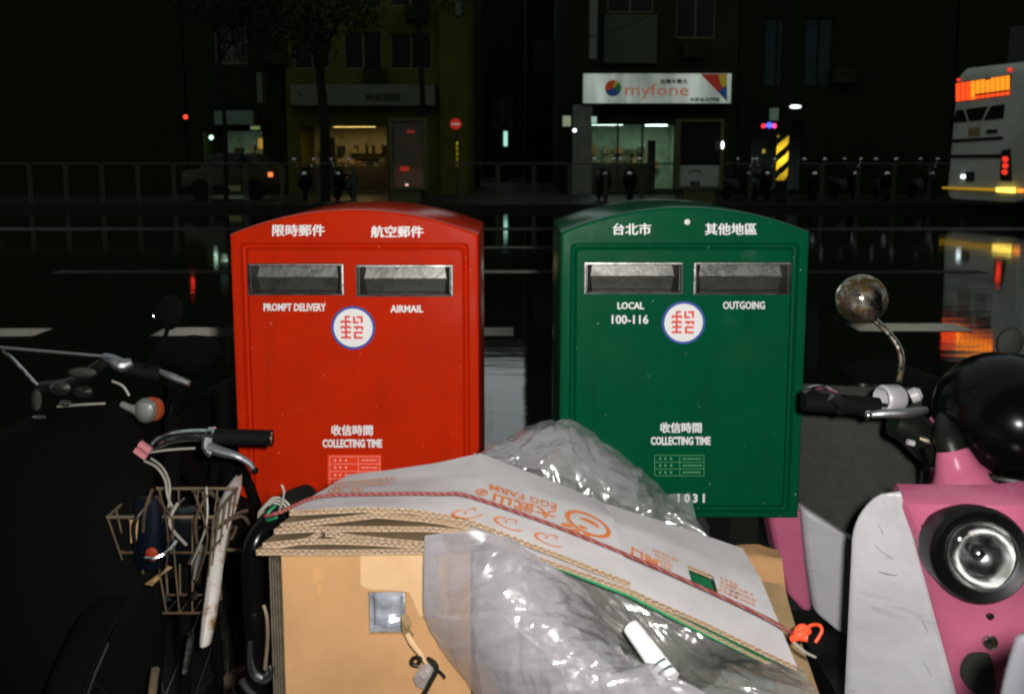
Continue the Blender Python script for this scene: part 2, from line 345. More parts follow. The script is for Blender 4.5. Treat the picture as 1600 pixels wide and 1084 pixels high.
# ================================================================== SETTING
ZR = -.13
def sheet(name, x0, x1, y0, y1, z, m, nx=1):
    mb = MB(); mb.add([(x0, y0, z), (x1, y0, z), (x1, y1, z), (x0, y1, z)], [(0, 1, 2, 3)])
    return struct(mb.build(name, m, smooth=False))
struct(MB().box((-14, -4, -.4), (14, 3.42, 0)).build('pavement', 'pavement', smooth=False))
# kerb stones along our pavement
kb = struct(MB().box((-14, 3.42, -.4), (14, 3.44, -.012)).build('kerb', 'kerb', smooth=False))
for i in range(-7, 7):
    MB().box((i * .95 + .006, 3.441, -.38), (i * .95 + .944, 3.60, -.002)).build('kerb_stone', 'kerb', kb, smooth=False)
sheet('road', -120, 120, 3.6, 30, ZR, 'road')
sheet('ground', -300, 300, -60, 330, ZR - .35, 'pavement')
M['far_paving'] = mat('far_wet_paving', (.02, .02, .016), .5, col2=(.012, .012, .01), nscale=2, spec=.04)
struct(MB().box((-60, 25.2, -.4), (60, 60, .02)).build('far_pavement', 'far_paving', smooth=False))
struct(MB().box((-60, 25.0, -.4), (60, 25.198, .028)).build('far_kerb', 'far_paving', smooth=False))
def dash(name, x0, x1, py, wpx, gloss=.75, k=1):
    a = G(800, py + wpx / 2, ZR).y; b = G(800, py - wpx / 2, ZR).y
    n = max(2, int((x1 - x0) / .12)); top = []; bot = []
    for i in range(n + 1):
        x = x0 + (x1 - x0) * i / n
        bot.append(Vector((x, a + .02 * noise.noise(Vector((x * 5, 1, py))), ZR + .005))); top.append(Vector((x, b + .02 * noise.noise(Vector((x * 5, 4, py))), ZR + .005)))
    m = beaded('lane_paint', (.33 * k, .33 * k, .285 * k), (-(x0 + x1) / 2, -(a + b) / 2, 1.6), gloss, .36)  # k puts the weaker light on farther lines into the paint colour
    mb = MB(); mb.grid([bot, top]); return struct(mb.build(name, m, smooth=False))
k518 = G(800, 518, ZR).y / F
dash('lane_dash', (-40 - 800) * k518, (60 - 800) * k518, 520, 12)
dash('lane_dash', (240 - 800) * k518, (372 - 800) * k518, 519, 13)
dash('lane_dash', (373 - 800) * k518, 2 * k518, 519, 13)
dash('lane_dash', (1352 - 800) * k518, (1535 - 800) * k518, 512, 12)
dash('lane_line', -5.8, 6.0, 425, 4.2, k=.75)
dash('lane_line', -4, 4, 387, 3, k=.6)
dash('centre_line', -14, 14, 358, 4, k=.38)
dash('edge_line', -26, 26, 322, 3, k=.2)

# unseen arcade added behind the camera to keep sky light off the foreground
ar = thing('shade_arcade', 'unseen arcade added behind the camera to shade the foreground from the sky', 'building', (0, -4, 0))
M['house'] = mat('shade_arcade_render', (.05, .05, .045), .9, spec=.04)
MB().box((-16, -4.2, .001), (16, -4.0, 13)).build('wall', 'house', ar, smooth=False)
MB().box((-16, -3.998, 3.3), (16, .55, 3.6)).build('arcade_ceiling', 'house', ar, smooth=False)
MB().box((-16, .25, 3.602), (16, .55, 13)).build('upper_wall', 'house', ar, smooth=False)
for x in (-4.5, 4.5): MB().box((x - .3, -.1, .001), (x + .3, .5, 3.298)).build('arcade_pillar', 'house', ar, smooth=False)
# ================================================================== MAILBOXES
FY = 1.78
def mailbox(name, label, cat, pxl, pxr, crest_px, shoulder_py, crest_py, bot_py, col, side):
    xl = P(pxl, shoulder_py, FY).x; xr = P(pxr, shoulder_py, FY).x
    zs = P(pxl, shoulder_py, FY).z; zc = P(crest_px, crest_py, FY).z; zb = P(pxl, bot_py, FY).z
    cx = (xl + xr) / 2; hw = (xr - xl) / 2; D = .33
    t = thing(name, label, cat, (cx, FY + D / 2, 0))
    rise = zc - zs; rad = (hw * hw + rise * rise) / (2 * rise); zo = zc - rad; a0 = math.asin(hw / rad)
    def outline(ins):
        q = [(-hw + ins, zb + ins), (hw - ins, zb + ins)]
        for i in range(33):
            a = a0 - 2 * a0 * i / 32; q.append((math.sin(a) * (rad - ins) * (1 - 0), zo + math.cos(a) * (rad - ins)))
        q[2] = (hw - ins, q[2][1]); q[-1] = (-hw + ins, q[-1][1])
        return q
    b = MB()
    R_ = [[Vector((cx + x, FY + y, z)) for x, z in outline(i)] for y, i in ((D, .004), (D - .004, 0), (.007, 0), (.002, .002), (0, .006))]
    b.rings(R_, True, False)
    b.add(R_[0], [tuple(range(len(R_[0])))])
    # door recess in the front
    dz0, dz1 = zb + .012, P(500, 380, FY).z; dl, dr = -hw + .0195, hw - .0195
    def rrect(ins, r, y, n=5):
        q = []
        for (px_, pz_, s) in ((dr - ins, dz0 + ins, -90), (dr - ins, dz1 - ins, 0), (dl + ins, dz1 - ins, 90), (dl + ins, dz0 + ins, 180)):
            sx = -1 if s in (-90, 0) else 1; sz = 1 if s in (-90, 180) else -1
            for k in range(n):
                a = R(s + 90 * k / (n - 1)); q.append(Vector((cx + px_ + sx * r + r * math.cos(a), FY + y, pz_ + sz * r + r * math.sin(a))))
        return q
    d0 = rrect(0, .010, 0)
    bm = bmesh.new()
    lo = [bm.verts.new(q) for q in R_[-1]]; li = [bm.verts.new(q) for q in d0]
    ed = [bm.edges.new((l[i], l[(i + 1) % len(l)])) for l in (lo, li) for i in range(len(l))]
    bmesh.ops.triangle_fill(bm, edges=ed, use_beauty=True)
    bm.verts.index_update(); b.add([v.co for v in bm.verts], [[v.index for v in f.verts] for f in bm.faces]); bm.free()
    rr = [d0, rrect(.0035, .009, .011), rrect(.0085, .008, .012)]
    b.rings(rr, True, False)
    b.build('body', col, t, angle=30)
    d = MB(); p3 = rrect(.0145, .009, .003)
    d.rings([rrect(.0085, .008, .0125), rrect(.0115, .009, .006), p3], True, False)
    # slots
    sl = []
    for k in (0, 1):
        q = side['slots'][k]
        a, c = P(q[0], q[2], FY + .003), P(q[1], q[3], FY + .003)
        sl.append((a.x, c.x, c.z, a.z))
    bm = bmesh.new(); loops = [p3]
    for (x0, x1, z0, z1) in sl: loops.append([Vector((x0, FY + .003, z0)), Vector((x1, FY + .003, z0)), Vector((x1, FY + .003, z1)), Vector((x0, FY + .003, z1))])
    ed = []
    for l in loops:
        vv = [bm.verts.new(q) for q in l]; ed += [bm.edges.new((vv[i], vv[(i + 1) % len(vv)])) for i in range(len(vv))]
    bmesh.ops.triangle_fill(bm, edges=ed, use_beauty=True)
    bm.verts.index_update(); d.add([v.co for v in bm.verts], [[v.index for v in f.verts] for f in bm.faces]); bm.free()
    door = d.build('door', col, t, angle=30)
    for (x0, x1, z0, z1) in sl:
        y0 = FY + .002
        def rect(i, y): return [Vector((x0 + i, y, z0 + i)), Vector((x1 - i, y, z0 + i)), Vector((x1 - i, y, z1 - i)), Vector((x0 + i, y, z1 - i))]
        s = MB(); s.rings([rect(-.002, y0 + .001), rect(-.001, y0 - .003), rect(.002, y0 - .0035), rect(.0032, y0 - .001), rect(.0036, y0 + .055)], True, False)
        so = s.build('slot_frame', 'steel', t, smooth=False)
        zm = z0 + (z1 - z0) * .53; i = .004
        fl_ = MB()      # hinged flap, upper leaf leaning back and lower leaf
        fl_.box((x0 + i, y0 + .016, zm), (x1 - i, y0 + .0175, z1 - i), mx=Matrix.Translation(Vector((0, y0 + .016, zm))) @ Matrix.Rotation(R(-16), 4, 'X') @ Matrix.Translation(-Vector((0, y0 + .016, zm))))
        fl_.tube([(x0 + i, y0 + .015, zm), (x1 - i, y0 + .015, zm)], .0014, 8, 1)
        fl_.build('upper_flap', 'steel', so, smooth=False)
        f2 = MB(); f2.box((x0 + i, y0 + .017, z0 + i), (x1 - i, y0 + .0185, zm - .001), mx=Matrix.Translation(Vector((0, y0 + .017, zm))) @ Matrix.Rotation(R(14), 4, 'X') @ Matrix.Translation(-Vector((0, y0 + .017, zm))))
        f2.build('lower_flap', 'steel_dark', so, smooth=False)
        for sgn, xx in ((1, x0 + i), (-1, x1 - i)):
            ck = MB(); ck.prism([(xx, y0 + .002, z0 + i), (xx, y0 + .002, z1 - i), (xx + sgn * .016, y0 + .03, z1 - i), (xx + sgn * .016, y0 + .03, z0 + i)], (sgn * .0008, 0, 0))
            ck.build('cheek_plate', 'steel', so, smooth=False)
        bk = MB(); bk.add(rect(.0036, y0 + .0555), [(0, 1, 2, 3)]); bk.build('slot_back', 'steel_dark', so, smooth=False)
    yt = FY - .0006
    def band(x0, x1, y0, y1, y=yt):
        return [P(x0, y1, y), P(x1, y1, y), P(x0, y0, y), P(x1, y0, y)]
    for (s, x0, x1, y0, y1, bold, where) in side['text']:
        cjk = ord(s[0]) > 999
        lettering(s, band(x0, x1, y0, y1, yt if where else FY + .0024), 'white', t, 0 if cjk else bold, heavy=.0008 if cjk else .0003)
    # round post emblem
    ex, ey, er = side['emblem']; c = P(ex, ey, FY + .0024); rad2 = er * FY / F
    e = MB(); e.lathe([(rad2, .0), (rad2, .0012), (rad2 * .885, .0012)], c, (0, -1, 0), 48, cap=False); em = e.build('emblem', 'blue', t)
    e = MB(); e.lathe([(rad2 * .89, 0), (rad2 * .89, .0011), (.0001, .0011)], c, (0, -1, 0), 48, cap=False); e.build('emblem_disc', 'white', em)
    st_ = [[(490, 300), (490, 770)], [(470, 310), (582, 310)], [(376, 440), (415, 405), (490, 425), (560, 405), (604, 440)], [(376, 560), (415, 525), (490, 548), (560, 525), (604, 560)],
           [(388, 645), (602, 645)], [(382, 762), (604, 762)], [(672, 292), (672, 430), (775, 430)], [(732, 312), (840, 312), (840, 442)], [(662, 530), (850, 530), (850, 592)],
           [(738, 530), (738, 590)], [(862, 648), (690, 648), (690, 762), (862, 762)]]
    e = MB(); k = rad2 / 480.0
    for line in st_:
        for i in range(len(line) - 1):
            a = Vector(line[i]); bq = Vector(line[i + 1]); dv = (bq - a).normalized() * (19 if len(line) < 5 else 12); nv = Vector((-dv.y, dv.x)).normalized() * 23
            a = a - dv * (1 if i else .0); bq = bq + dv * (1 if i < len(line) - 2 else 0)
            q = [a + nv, bq + nv, bq - nv, a - nv]
            h = .0022 + .00012 * (st_.index(line) * 3 + i)
            e.add([(c.x + (w_.x - 645) * k, c.y - h, c.z - (w_.y - 555) * k) for w_ in q], [(0, 1, 2, 3)])
    e.build('emblem_mark', 'print_red', em, smooth=False)
    # legs and base plate
    for sx in (-1, 1):
        MB().box((cx + sx * hw * .62 - .03, FY + .07, .012), (cx + sx * hw * .62 + .03, FY + D - .07, zb + .004)).build('leg', 'black', t, smooth=False)
    MB().box((cx - hw * .85, FY + .04, .001), (cx + hw * .85, FY + D - .04, .012)).build('base_plate', 'black', t, smooth=False)
    return t, band, c
redbox, band, _ = mailbox('mailbox', 'red mailbox for prompt delivery and airmail behind the cardboard', 'mailbox', 358, 748, 555, 366, 327, 812, 'red', {
    'slots': [(388, 537, 413, 460), (557, 707, 415, 462)], 'emblem': (552, 512, 35),
    'text': [('限時郵件', 426, 507, 351, 369, .018, 1), ('航空郵件', 580, 661, 353, 371, .018, 1), ('PROMPT DELIVERY', 412, 509, 474, 486, .02, 0), ('AIRMAIL', 610, 661, 477, 488, .02, 0),
             ('收信時間', 518, 582, 664, 680, .022, 0), ('COLLECTING TIME', 504, 597, 686, 699, .03, 0)]})
greenbox, band, _ = mailbox('mailbox', 'dark green mailbox for local and outgoing mail numbered 1031', 'mailbox', 876, 1266, 1066, 362, 323, 810, 'green', {
    'slots': [(914, 1065, 411, 458), (1085, 1234, 411, 459)], 'emblem': (1068, 504, 34.5),
    'text': [('台北市', 958, 1017, 349, 367, .018, 1), ('其他地區', 1102, 1182, 349, 367, .018, 1), ('LOCAL', 965, 1006, 472, 483, .02, 0), ('100-116', 956, 1013, 492, 506, .012, 0), ('OUTGOING', 1130, 1195, 471, 483, .012, 0),
             ('收信時間', 1032, 1096, 660, 676, .022, 0), ('COLLECTING TIME', 1017, 1110, 682, 695, .03, 0), ('1 0 3 1', 1059, 1101, 771, 785, .03, 0)]})
# timetable stickers
def pxbox(mb, x0, x1, y0, y1, Y, th=.0003, mi=0):
    a, b, c, d = P(x0, y1, Y), P(x1, y1, Y), P(x1, y0, Y), P(x0, y0, Y); mb.add([a, b, c, d], [(0, 1, 2, 3)], mi)
def timetable(par, x0, x1, y0, y1, bgm, lm, rows, mid):
    Yb = FY + .0026
    s = None
    if bgm:
        b = MB(); pxbox(b, x0, x1, y0, y1, Yb); s = b.build('timetable', bgm, par, smooth=False)
    b = MB(); Yl = Yb - .0006; lw = .8
    ys = [y0 + 3 + (y1 - y0 - 6) * i / rows for i in range(rows + 1)]
    for y in ys: pxbox(b, x0 + 3, x1 - 3, y - lw / 2, y + lw / 2, Yl)
    for x in (x0 + 3, mid, x1 - 3): pxbox(b, x - lw / 2, x + lw / 2, ys[0], ys[-1], Yl - .0002)
    for i in range(rows):
        yc = (ys[i] + ys[i + 1]) / 2
        for x in (x0 + 10, x0 + 18, x0 + 27): pxbox(b, x, x + 3.2, yc - 1.8, yc + 1.8, Yl)
        x = mid + 5
        while x < x1 - 8:
            wv = random.uniform(1.5, 4); pxbox(b, x, x + wv, yc - 1.3, yc + 1.3, Yl); x += wv + 1.2
    o = b.build('timetable_print' if s else 'timetable', lm, s or par, smooth=False)
    return o
timetable(redbox, 512, 596, 710, 762, 'sticker_red', 'faint_red', 4, 560)
timetable(greenbox, 1020, 1103, 708, 746, None, 'faint_green', 3, 1062)
# chipped paint fleck on the green box and bright chips
b = MB(); c = P(1074, 347, FY - .0006); b.lathe([(.006, 0), (.004, .0015), (.0005, .002)], c, (0, -1, 0), 14, cap=False)
b.build('sticker_scrap', 'white', greenbox)

# ================================================================== CARDBOARD ON THE HAND CART
def resample(pts, n):
    L = [0]
    for i in range(1, len(pts)): L.append(L[-1] + (pts[i] - pts[i - 1]).length)
    out = []
    for k in range(n):
        d = L[-1] * k / (n - 1); i = 1
        while i < len(L) - 1 and L[i] < d: i += 1
        t = (d - L[i - 1]) / max(L[i] - L[i - 1], 1e-9); out.append(pts[i - 1].lerp(pts[i], t))
    return out
def interp_rows(rows, m):
    # rows: list of (v, polyline) ; linear between rows
    out = []
    for k in range(m):
        v = k / (m - 1)
        for i in range(len(rows) - 1):
            if rows[i][0] <= v <= rows[i + 1][0] + 1e-9:
                t = (v - rows[i][0]) / (rows[i + 1][0] - rows[i][0]); out.append([a.lerp(b, t) for a, b in zip(rows[i][1], rows[i + 1][1])]); break
    return out
def board(name, label, rows, nx, ny, th, mats, parent=None, wav=.0006, hole=None, cat='cardboard', group=None, seed=0):
    """folded board: rows = [(v, [points])] front to back; mats = top, bottom, cut edge"""
    g = interp_rows([(v, resample(p, nx)) for v, p in rows], ny)
    for j in range(ny):
        for i in range(nx):
            q = g[j][i]; q.z += wav * noise.noise(Vector((q.x * 22 + seed, q.y * 22, seed)))
            if j == 0: q.y += .0008 * noise.noise(Vector((q.x * 160, seed, 0)))
    mb = MB(); top = [q for r in g for q in r]; bot = [q - Vector((0, -.0004, th)) for q in top]; N = nx * ny
    mb.v = top + bot
    ok = lambda i, j: not (hole and hole[0] <= i < hole[1] and hole[2] <= j < hole[3])
    for j in range(ny - 1):
        for i in range(nx - 1):
            if not ok(i, j): continue
            a = j * nx + i; q = (a, a + 1, a + nx + 1, a + nx)
            mb.f.append(q); mb.mi.append(0); mb.f.append(tuple(N + k for k in q[::-1])); mb.mi.append(1)
            for (di, dj, e) in ((0, -1, (q[1], q[0])), (1, 0, (q[2], q[1])), (0, 1, (q[3], q[2])), (-1, 0, (q[0], q[3]))):
                ii, jj = i + di, j + dj
                if not (0 <= ii < nx - 1 and 0 <= jj < ny - 1) or not ok(ii, jj):
                    mb.f.append((e[0], e[1], N + e[1], N + e[0])); mb.mi.append(2)
    o = mb.build(name, mats, parent, angle=25)
    o.data.attributes.new('ev', 'FLOAT', 'POINT').data.foreach_set('value', [1.0] * N + [0.0] * N)
    if label: tag(o, label, cat, group)
    return o
V = lambda *a: [P(*q) for q in a]
GRP = 'flattened cartons of the tied bundle'
# top white carton: level on the left, bent over the box edge, falling to the right
A0 = V((452, 797, 1.0), (560, 792, 1.0), (640, 794, 1.0), (722, 806, 1.0), (850, 855, .995), (985, 908, .99))
A1 = V((520, 756, 1.14), (600, 751, 1.145), (680, 743, 1.15), (748, 737, 1.155), (850, 772, 1.15), (958, 808, 1.145))
A2 = V((545, 741, 1.185), (600, 735, 1.19), (680, 723, 1.20), (752, 708, 1.22), (860, 750, 1.22), (938, 782, 1.215))
topA = board('flattened_carton', 'white carton with orange egg farm print, top of the tied bundle', [(0, A0), (.72, A1), (1, A2)], 60, 22, .0065, ['board_white', 'kraft_dark', 'edge'], seed=3, group=GRP)
# second white carton with a hand hole, lower right
B0 = V((700, 815, 1.012), (850, 872, 1.008), (985, 919, 1.0), (1110, 975, .99), (1245, 1040, .975))
B1 = V((745, 748, 1.165), (850, 784, 1.16), (958, 815, 1.16), (1075, 858, 1.155), (1188, 902, 1.15))
B2 = V((760, 722, 1.235), (850, 756, 1.235), (945, 786, 1.235), (1060, 822, 1.23), (1160, 856, 1.225))
boardB = board('flattened_carton', 'white carton with a hand hole and faint print, lower right of the bundle', [(0, B0), (.7, B1), (1, B2)], 70, 30, .0062, ['board_white', 'kraft_dark', 'edge'], hole=(50, 56, 10, 15), seed=9, group=GRP)
# green printed carton below
C0 = V((735, 829, 1.02), (860, 878, 1.015), (985, 927, 1.008), (1090, 980, 1.0), (1180, 1023, .99))
C2 = V((790, 770, 1.2), (870, 800, 1.2), (970, 836, 1.2), (1070, 876, 1.19), (1170, 915, 1.18))
board('flattened_carton', 'green printed carton sandwiched under the white cartons', [(0, C0), (1, C2)], 50, 12, .0055, ['board_green', 'board_green', 'board_green'], seed=5, group=GRP)
C0 = V((727, 826, 1.017), (860, 876, 1.012), (985, 924, 1.006), (1100, 983, .998), (1215, 1040, .982))
C2 = V((790, 768, 1.2), (870, 797, 1.2), (970, 833, 1.2), (1070, 872, 1.19), (1175, 915, 1.18))
board('flattened_carton', 'brown carton edge between the white and green cartons', [(0, C0), (1, C2)], 50, 12, .0042, ['board_green', 'kraft_dark', 'edge'], seed=15, group=GRP)
# brown cartons under the left half
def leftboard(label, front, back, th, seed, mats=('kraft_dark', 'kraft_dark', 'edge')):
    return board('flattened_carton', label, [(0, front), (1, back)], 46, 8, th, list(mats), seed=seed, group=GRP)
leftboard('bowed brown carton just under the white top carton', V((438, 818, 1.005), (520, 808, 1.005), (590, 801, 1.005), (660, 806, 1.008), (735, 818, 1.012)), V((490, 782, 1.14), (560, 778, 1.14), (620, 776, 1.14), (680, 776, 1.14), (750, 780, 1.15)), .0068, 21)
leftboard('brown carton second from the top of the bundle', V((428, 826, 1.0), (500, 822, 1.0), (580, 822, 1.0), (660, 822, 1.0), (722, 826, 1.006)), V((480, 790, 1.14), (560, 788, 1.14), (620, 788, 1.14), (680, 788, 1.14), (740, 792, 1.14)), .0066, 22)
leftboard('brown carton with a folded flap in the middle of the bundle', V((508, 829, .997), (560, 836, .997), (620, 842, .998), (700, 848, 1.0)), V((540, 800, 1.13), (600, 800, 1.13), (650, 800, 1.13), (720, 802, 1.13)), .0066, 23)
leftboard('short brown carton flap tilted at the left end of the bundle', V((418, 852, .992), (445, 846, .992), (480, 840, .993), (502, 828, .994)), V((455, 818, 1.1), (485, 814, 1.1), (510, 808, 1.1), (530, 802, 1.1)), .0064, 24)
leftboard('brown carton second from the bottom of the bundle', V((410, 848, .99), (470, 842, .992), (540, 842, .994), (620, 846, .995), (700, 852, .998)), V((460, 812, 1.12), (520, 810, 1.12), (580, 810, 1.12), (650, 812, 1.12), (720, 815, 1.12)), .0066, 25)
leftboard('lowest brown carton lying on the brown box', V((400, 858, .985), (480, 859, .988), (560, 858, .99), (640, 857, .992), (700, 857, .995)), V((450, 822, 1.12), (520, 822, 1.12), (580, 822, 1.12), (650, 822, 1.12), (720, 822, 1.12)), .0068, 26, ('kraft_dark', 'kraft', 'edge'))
# print on the white cartons
def plane3(a, b, c):
    n = (b - a).cross(c - a).normalized(); return a, (n if n.z > 0 else -n)
def pq(quad, pl, lift=.0012):
    o, n = pl; o = o + n * lift
    return [onplane(x, y, o, n) for x, y in quad]
PA = plane3(A0[3], A0[5], A1[4]); PB = plane3(B0[2], B0[4], B1[3]); PL = plane3(A0[0], A0[3], A1[1])
# corners in text order BL, BR, TL, TR: the print stands on its head
lettering('大武山', pq([(869, 798), (773, 770), (868, 813), (770, 785)], PA, .004), 'orange', topA, heavy=.0007, name='print')
lettering('EGG FARM', pq([(870, 787), (765, 755), (869, 796), (766, 764)], PA, .004), 'orange', topA, .015, name='print')
mb = MB()
def oring(mb, cxp, cyp, rx, ry, ang, wd, a0=0, a1=360, pl=PA, n=36, lift=.0042):
    o_, n_ = pl; o2 = o_ + n_ * lift; ins, out = [], []
    for i in range(n + 1):
        a = R(a0 + (a1 - a0) * i / n)
        for lst, k in ((out, 1), (ins, 1 - wd)):
            x, y = rx * k * math.cos(a), ry * k * math.sin(a)
            lst.append(onplane(cxp + x * math.cos(ang) - y * math.sin(ang), cyp + x * math.sin(ang) + y * math.cos(ang), o2, n_))
    mb.grid([ins, out])
oring(mb, 753, 768.5, 10, 5, R(8), .25); oring(mb, 753, 768.5, 5, 2.4, R(8), .6)
mb.build('registered_mark', 'orange', topA, smooth=False)
mb = MB(); oring(mb, 919, 818, 39, 15, R(26), .20); mb.build('logo_ring', 'orange', topA, smooth=False)
mb = MB(); oring(mb, 921, 816, 17, 4.5, R(24), .999, 180, 380); mb.build('logo_swoosh', 'orange', topA, smooth=False)
mb = MB(); oring(mb, 911, 823, 8, 2, R(20), .999); mb.build('logo_stroke', 'orange', topA, smooth=False)
for (x, y, rx, ry, a) in ((886, 820, 10, 3, 12), (896, 829, 10, 3.6, 5), (917, 837, 6, 4.2, 25)):
    mb = MB(); oring(mb, x, y, rx, ry, R(a), .999); mb.build('logo_petal', 'orange', topA, smooth=False)
for (x, y, a) in ((731, 803, -2), (795, 819, 22), (858, 844, 22)):
    mb = MB(); oring(mb, x, y - 1, 25, 7.5, R(a), .2, 20, 250); oring(mb, x + 4, y - 5, 10, 4, R(a - 20), .3, 150, 400)
    mb.build('printed_flower', 'orange', topA, smooth=False)
mb = MB()
for (x0, x1, ya, yb, h) in ((524, 640, 757, 746, 4), (518, 642, 763, 752, 3.5), (514, 535, 770, 768, 6), (550, 567, 768, 766, 6), (470, 510, 799.5, 796, 2.5)):
    x = x0
    while x < x1:
        wd = random.uniform(4, 9); t = (x - x0) / (x1 - x0); y = ya + (yb - ya) * t
        q = pq([(x, y), (min(x + wd, x1), y), (x, y - h), (min(x + wd, x1), y - h)], PL, .0024); mb.add(q, [(0, 1, 3, 2)]); x += wd + random.uniform(1, 2.2)
o = mb.build('printed_lines', 'orange_faint', topA, smooth=False); o['kind'] = 'stuff'
mb = MB()
for r_ in range(7):
    x0, y0 = 1020 + r_ * 4 if r_ < 4 else 1140, 856 + r_ * 8; x1 = 1150 if r_ < 4 else 1178
    if r_ >= 4: y0 = 912 + (r_ - 4) * 7
    x = x0
    while x < x1:
        wd = random.uniform(3, 8); y = y0 + (x - x0) * .42
        if 1052 < x + wd and x < 1122 and 872 < y < 932: x += 4; continue
        q = pq([(x, y + 4), (x + wd, y + 4 + wd * .42), (x, y), (x + wd, y + wd * .42)], PB, .0024); mb.add(q, [(0, 1, 3, 2)]); x += wd + random.uniform(1, 3)
o = mb.build('printed_lines', 'orange_faint', boardB, smooth=False); o['kind'] = 'stuff'
lettering('開口', pq([(1027, 874), (988, 853), (1029, 890), (987, 869)], PB, .0024), 'orange', boardB, heavy=.0007, name='print')
# red and white twine round the bundle
tw = [P(415, 806, .99), P(440, 799, .985), P(500, 783, 1.02), P(600, 779, 1.03), P(690, 779, 1.035), P(735, 783, 1.035), P(860, 826, 1.04), P(985, 876, 1.035), P(1110, 931, 1.025), P(1200, 974, 1.01), P(1236, 996, .99)]
for q in tw[2:]: q.z += .006
tag(MB().tube(tw, .0021, 8, 6).build('twine', 'twine'), 'red and white twine tied across the white cartons', 'twine')
kn = thing('string_knot', 'orange string knot at the right end of the twine', 'string', P(1258, 988, .99))
MB().tube([P(1238, 998, .985), P(1250, 992, .98), P(1262, 985, .985), P(1252, 980, .99), P(1245, 992, .985), P(1262, 996, .98)], .0045, 8, 5).build('knot', 'string_orange', kn)
MB().tube([P(1255, 988, .98), P(1266, 977, .985), P(1280, 976, .99), P(1284, 986, .985), P(1274, 1003, .98)], .0018, 6, 5).build('loop', 'string_orange', kn)
MB().tube([P(1240, 1003, .98), P(1258, 1018, .98), P(1274, 1026, .985)], .0016, 6, 5).build('frayed_end', 'cable', kn)
# brown carton the bundle rests on
BY = 1.012
bx0 = P(440, 880, BY).x; bx1 = P(735, 900, BY).x; bzt = P(560, 866, BY).z; bzb = .50
carton = thing('cardboard_box', 'brown cardboard box with a square hole, under the bundle of cartons', 'box', ((bx0 + bx1) / 2, BY + .13, bzb))
h0 = P(576, 924, BY); h1 = P(634, 990, BY)
mb = MB()
xs = [bx0, h0.x, h1.x, bx1]; zs = [bzb, h1.z, h0.z, bzt]
wob = lambda x, z: Vector((x, BY + .0016 * noise.noise(Vector((x * 9, z * 9, 2))), z))
for i in range(3):
    for j in range(3):
        if i == 1 and j == 1: continue
        g = [[wob(xs[i] + (xs[i + 1] - xs[i]) * a / 8, zs[j] + (zs[j + 1] - zs[j]) * c / 8) for a in range(9)] for c in range(9)]
        mb.grid(g)
mb.add([(h0.x, BY, h0.z), (h1.x, BY, h0.z), (h1.x, BY, h1.z), (h0.x, BY, h1.z), (h0.x, BY + .005, h0.z), (h1.x, BY + .005, h0.z), (h1.x, BY + .005, h1.z), (h0.x, BY + .005, h1.z)], [(0, 1, 5, 4), (1, 2, 6, 5), (2, 3, 7, 6), (3, 0, 4, 7)])
mb.build('front_panel', 'kraft', carton, angle=20)
mb = MB(); mb.box((bx0 + .001, BY + .003, bzb), (bx0 + .005, BY + .15, bzt)); mb.build('side_panel', 'kraft', carton, smooth=False)
mb = MB(); mb.box((bx1 - .005, BY + .003, bzb), (bx1 - .001, BY + .15, bzt)); mb.build('side_panel', 'kraft', carton, smooth=False)
mb = MB(); mb.box((bx0 + .005, BY + .145, bzb), (bx1 - .005, BY + .15, bzt)); mb.build('back_panel', 'kraft', carton, smooth=False)
mb = MB(); mb.box((bx0 + .005, BY + .004, bzt - .006), (bx1 - .005, BY + .145, bzt - .001)); mb.build('top_flap', 'kraft', carton, smooth=False)
mb = MB(); mb.box((bx0 + .005, BY + .004, bzb), (bx1 - .005, BY + .145, bzb + .005)); mb.build('bottom_flap', 'kraft', carton, smooth=False)
# paler patch where a label was torn off, a second torn strip
tl = [(563, 867), (563, 914), (578, 920), (603, 921), (640, 925), (655, 962), (700, 962), (700, 867)]
mb = MB(); mb.prism([P(x, y, BY - .0022) for x, y in tl], (0, .0004, 0)); mb.build('torn_patch', 'kraft_pale', carton, smooth=False)
for (x, y, r1, r2) in ((495, 898, .0055, .009), (498, 916, .003, .007)):
    c = P(x, y, BY - .0022); mb = MB(); mb.add([c + Vector((r1 * math.cos(a * .42), 0, r2 * math.sin(a * .42) - (.003 if a > 7 else 0))) for a in range(15)], [tuple(range(15))]); mb.build('stain', mat('stain', (.36, .19, .07), .8), carton, smooth=False)
# crumpled grey film filling the hole
g = []
for j in range(15):
    g.append([])
    for i in range(15):
        q = Vector((h0.x - .004 + (h1.x - h0.x + .008) * i / 14, BY + .010, h1.z - .004 + (h0.z - h1.z + .008) * j / 14))
        q.y += .007 * noise.noise(q * 55) - (.006 if 2 < i < 12 and 2 < j < 12 else 0); g[-1].append(q)
tag(MB().grid(g).build('plastic_wad', 'grey_foil', angle=10), 'crumpled grey plastic showing through the square hole of the brown box', 'plastic')
# standing sheets left of the carton
for i in range(5):
    x = P(417 + i * 5.3, 900, 1.03).x
    mb = MB(); mb.box((x, 1.03 + (4 - i) * .003, .50), (x + .0015, 1.25, P(420, 868, 1.03).z - .008 - .002 * (i % 2)))
    tag(mb.build('cardboard_sheet', mat('sheet_edge', (.09, .075, .045), .9, col2=(.05, .042, .027), nscale=60), smooth=False), ['outermost', 'second', 'third', 'fourth', 'innermost'][i] + ' of five cardboard sheets standing on edge left of the brown box', 'cardboard', 'cardboard sheets standing beside the box')
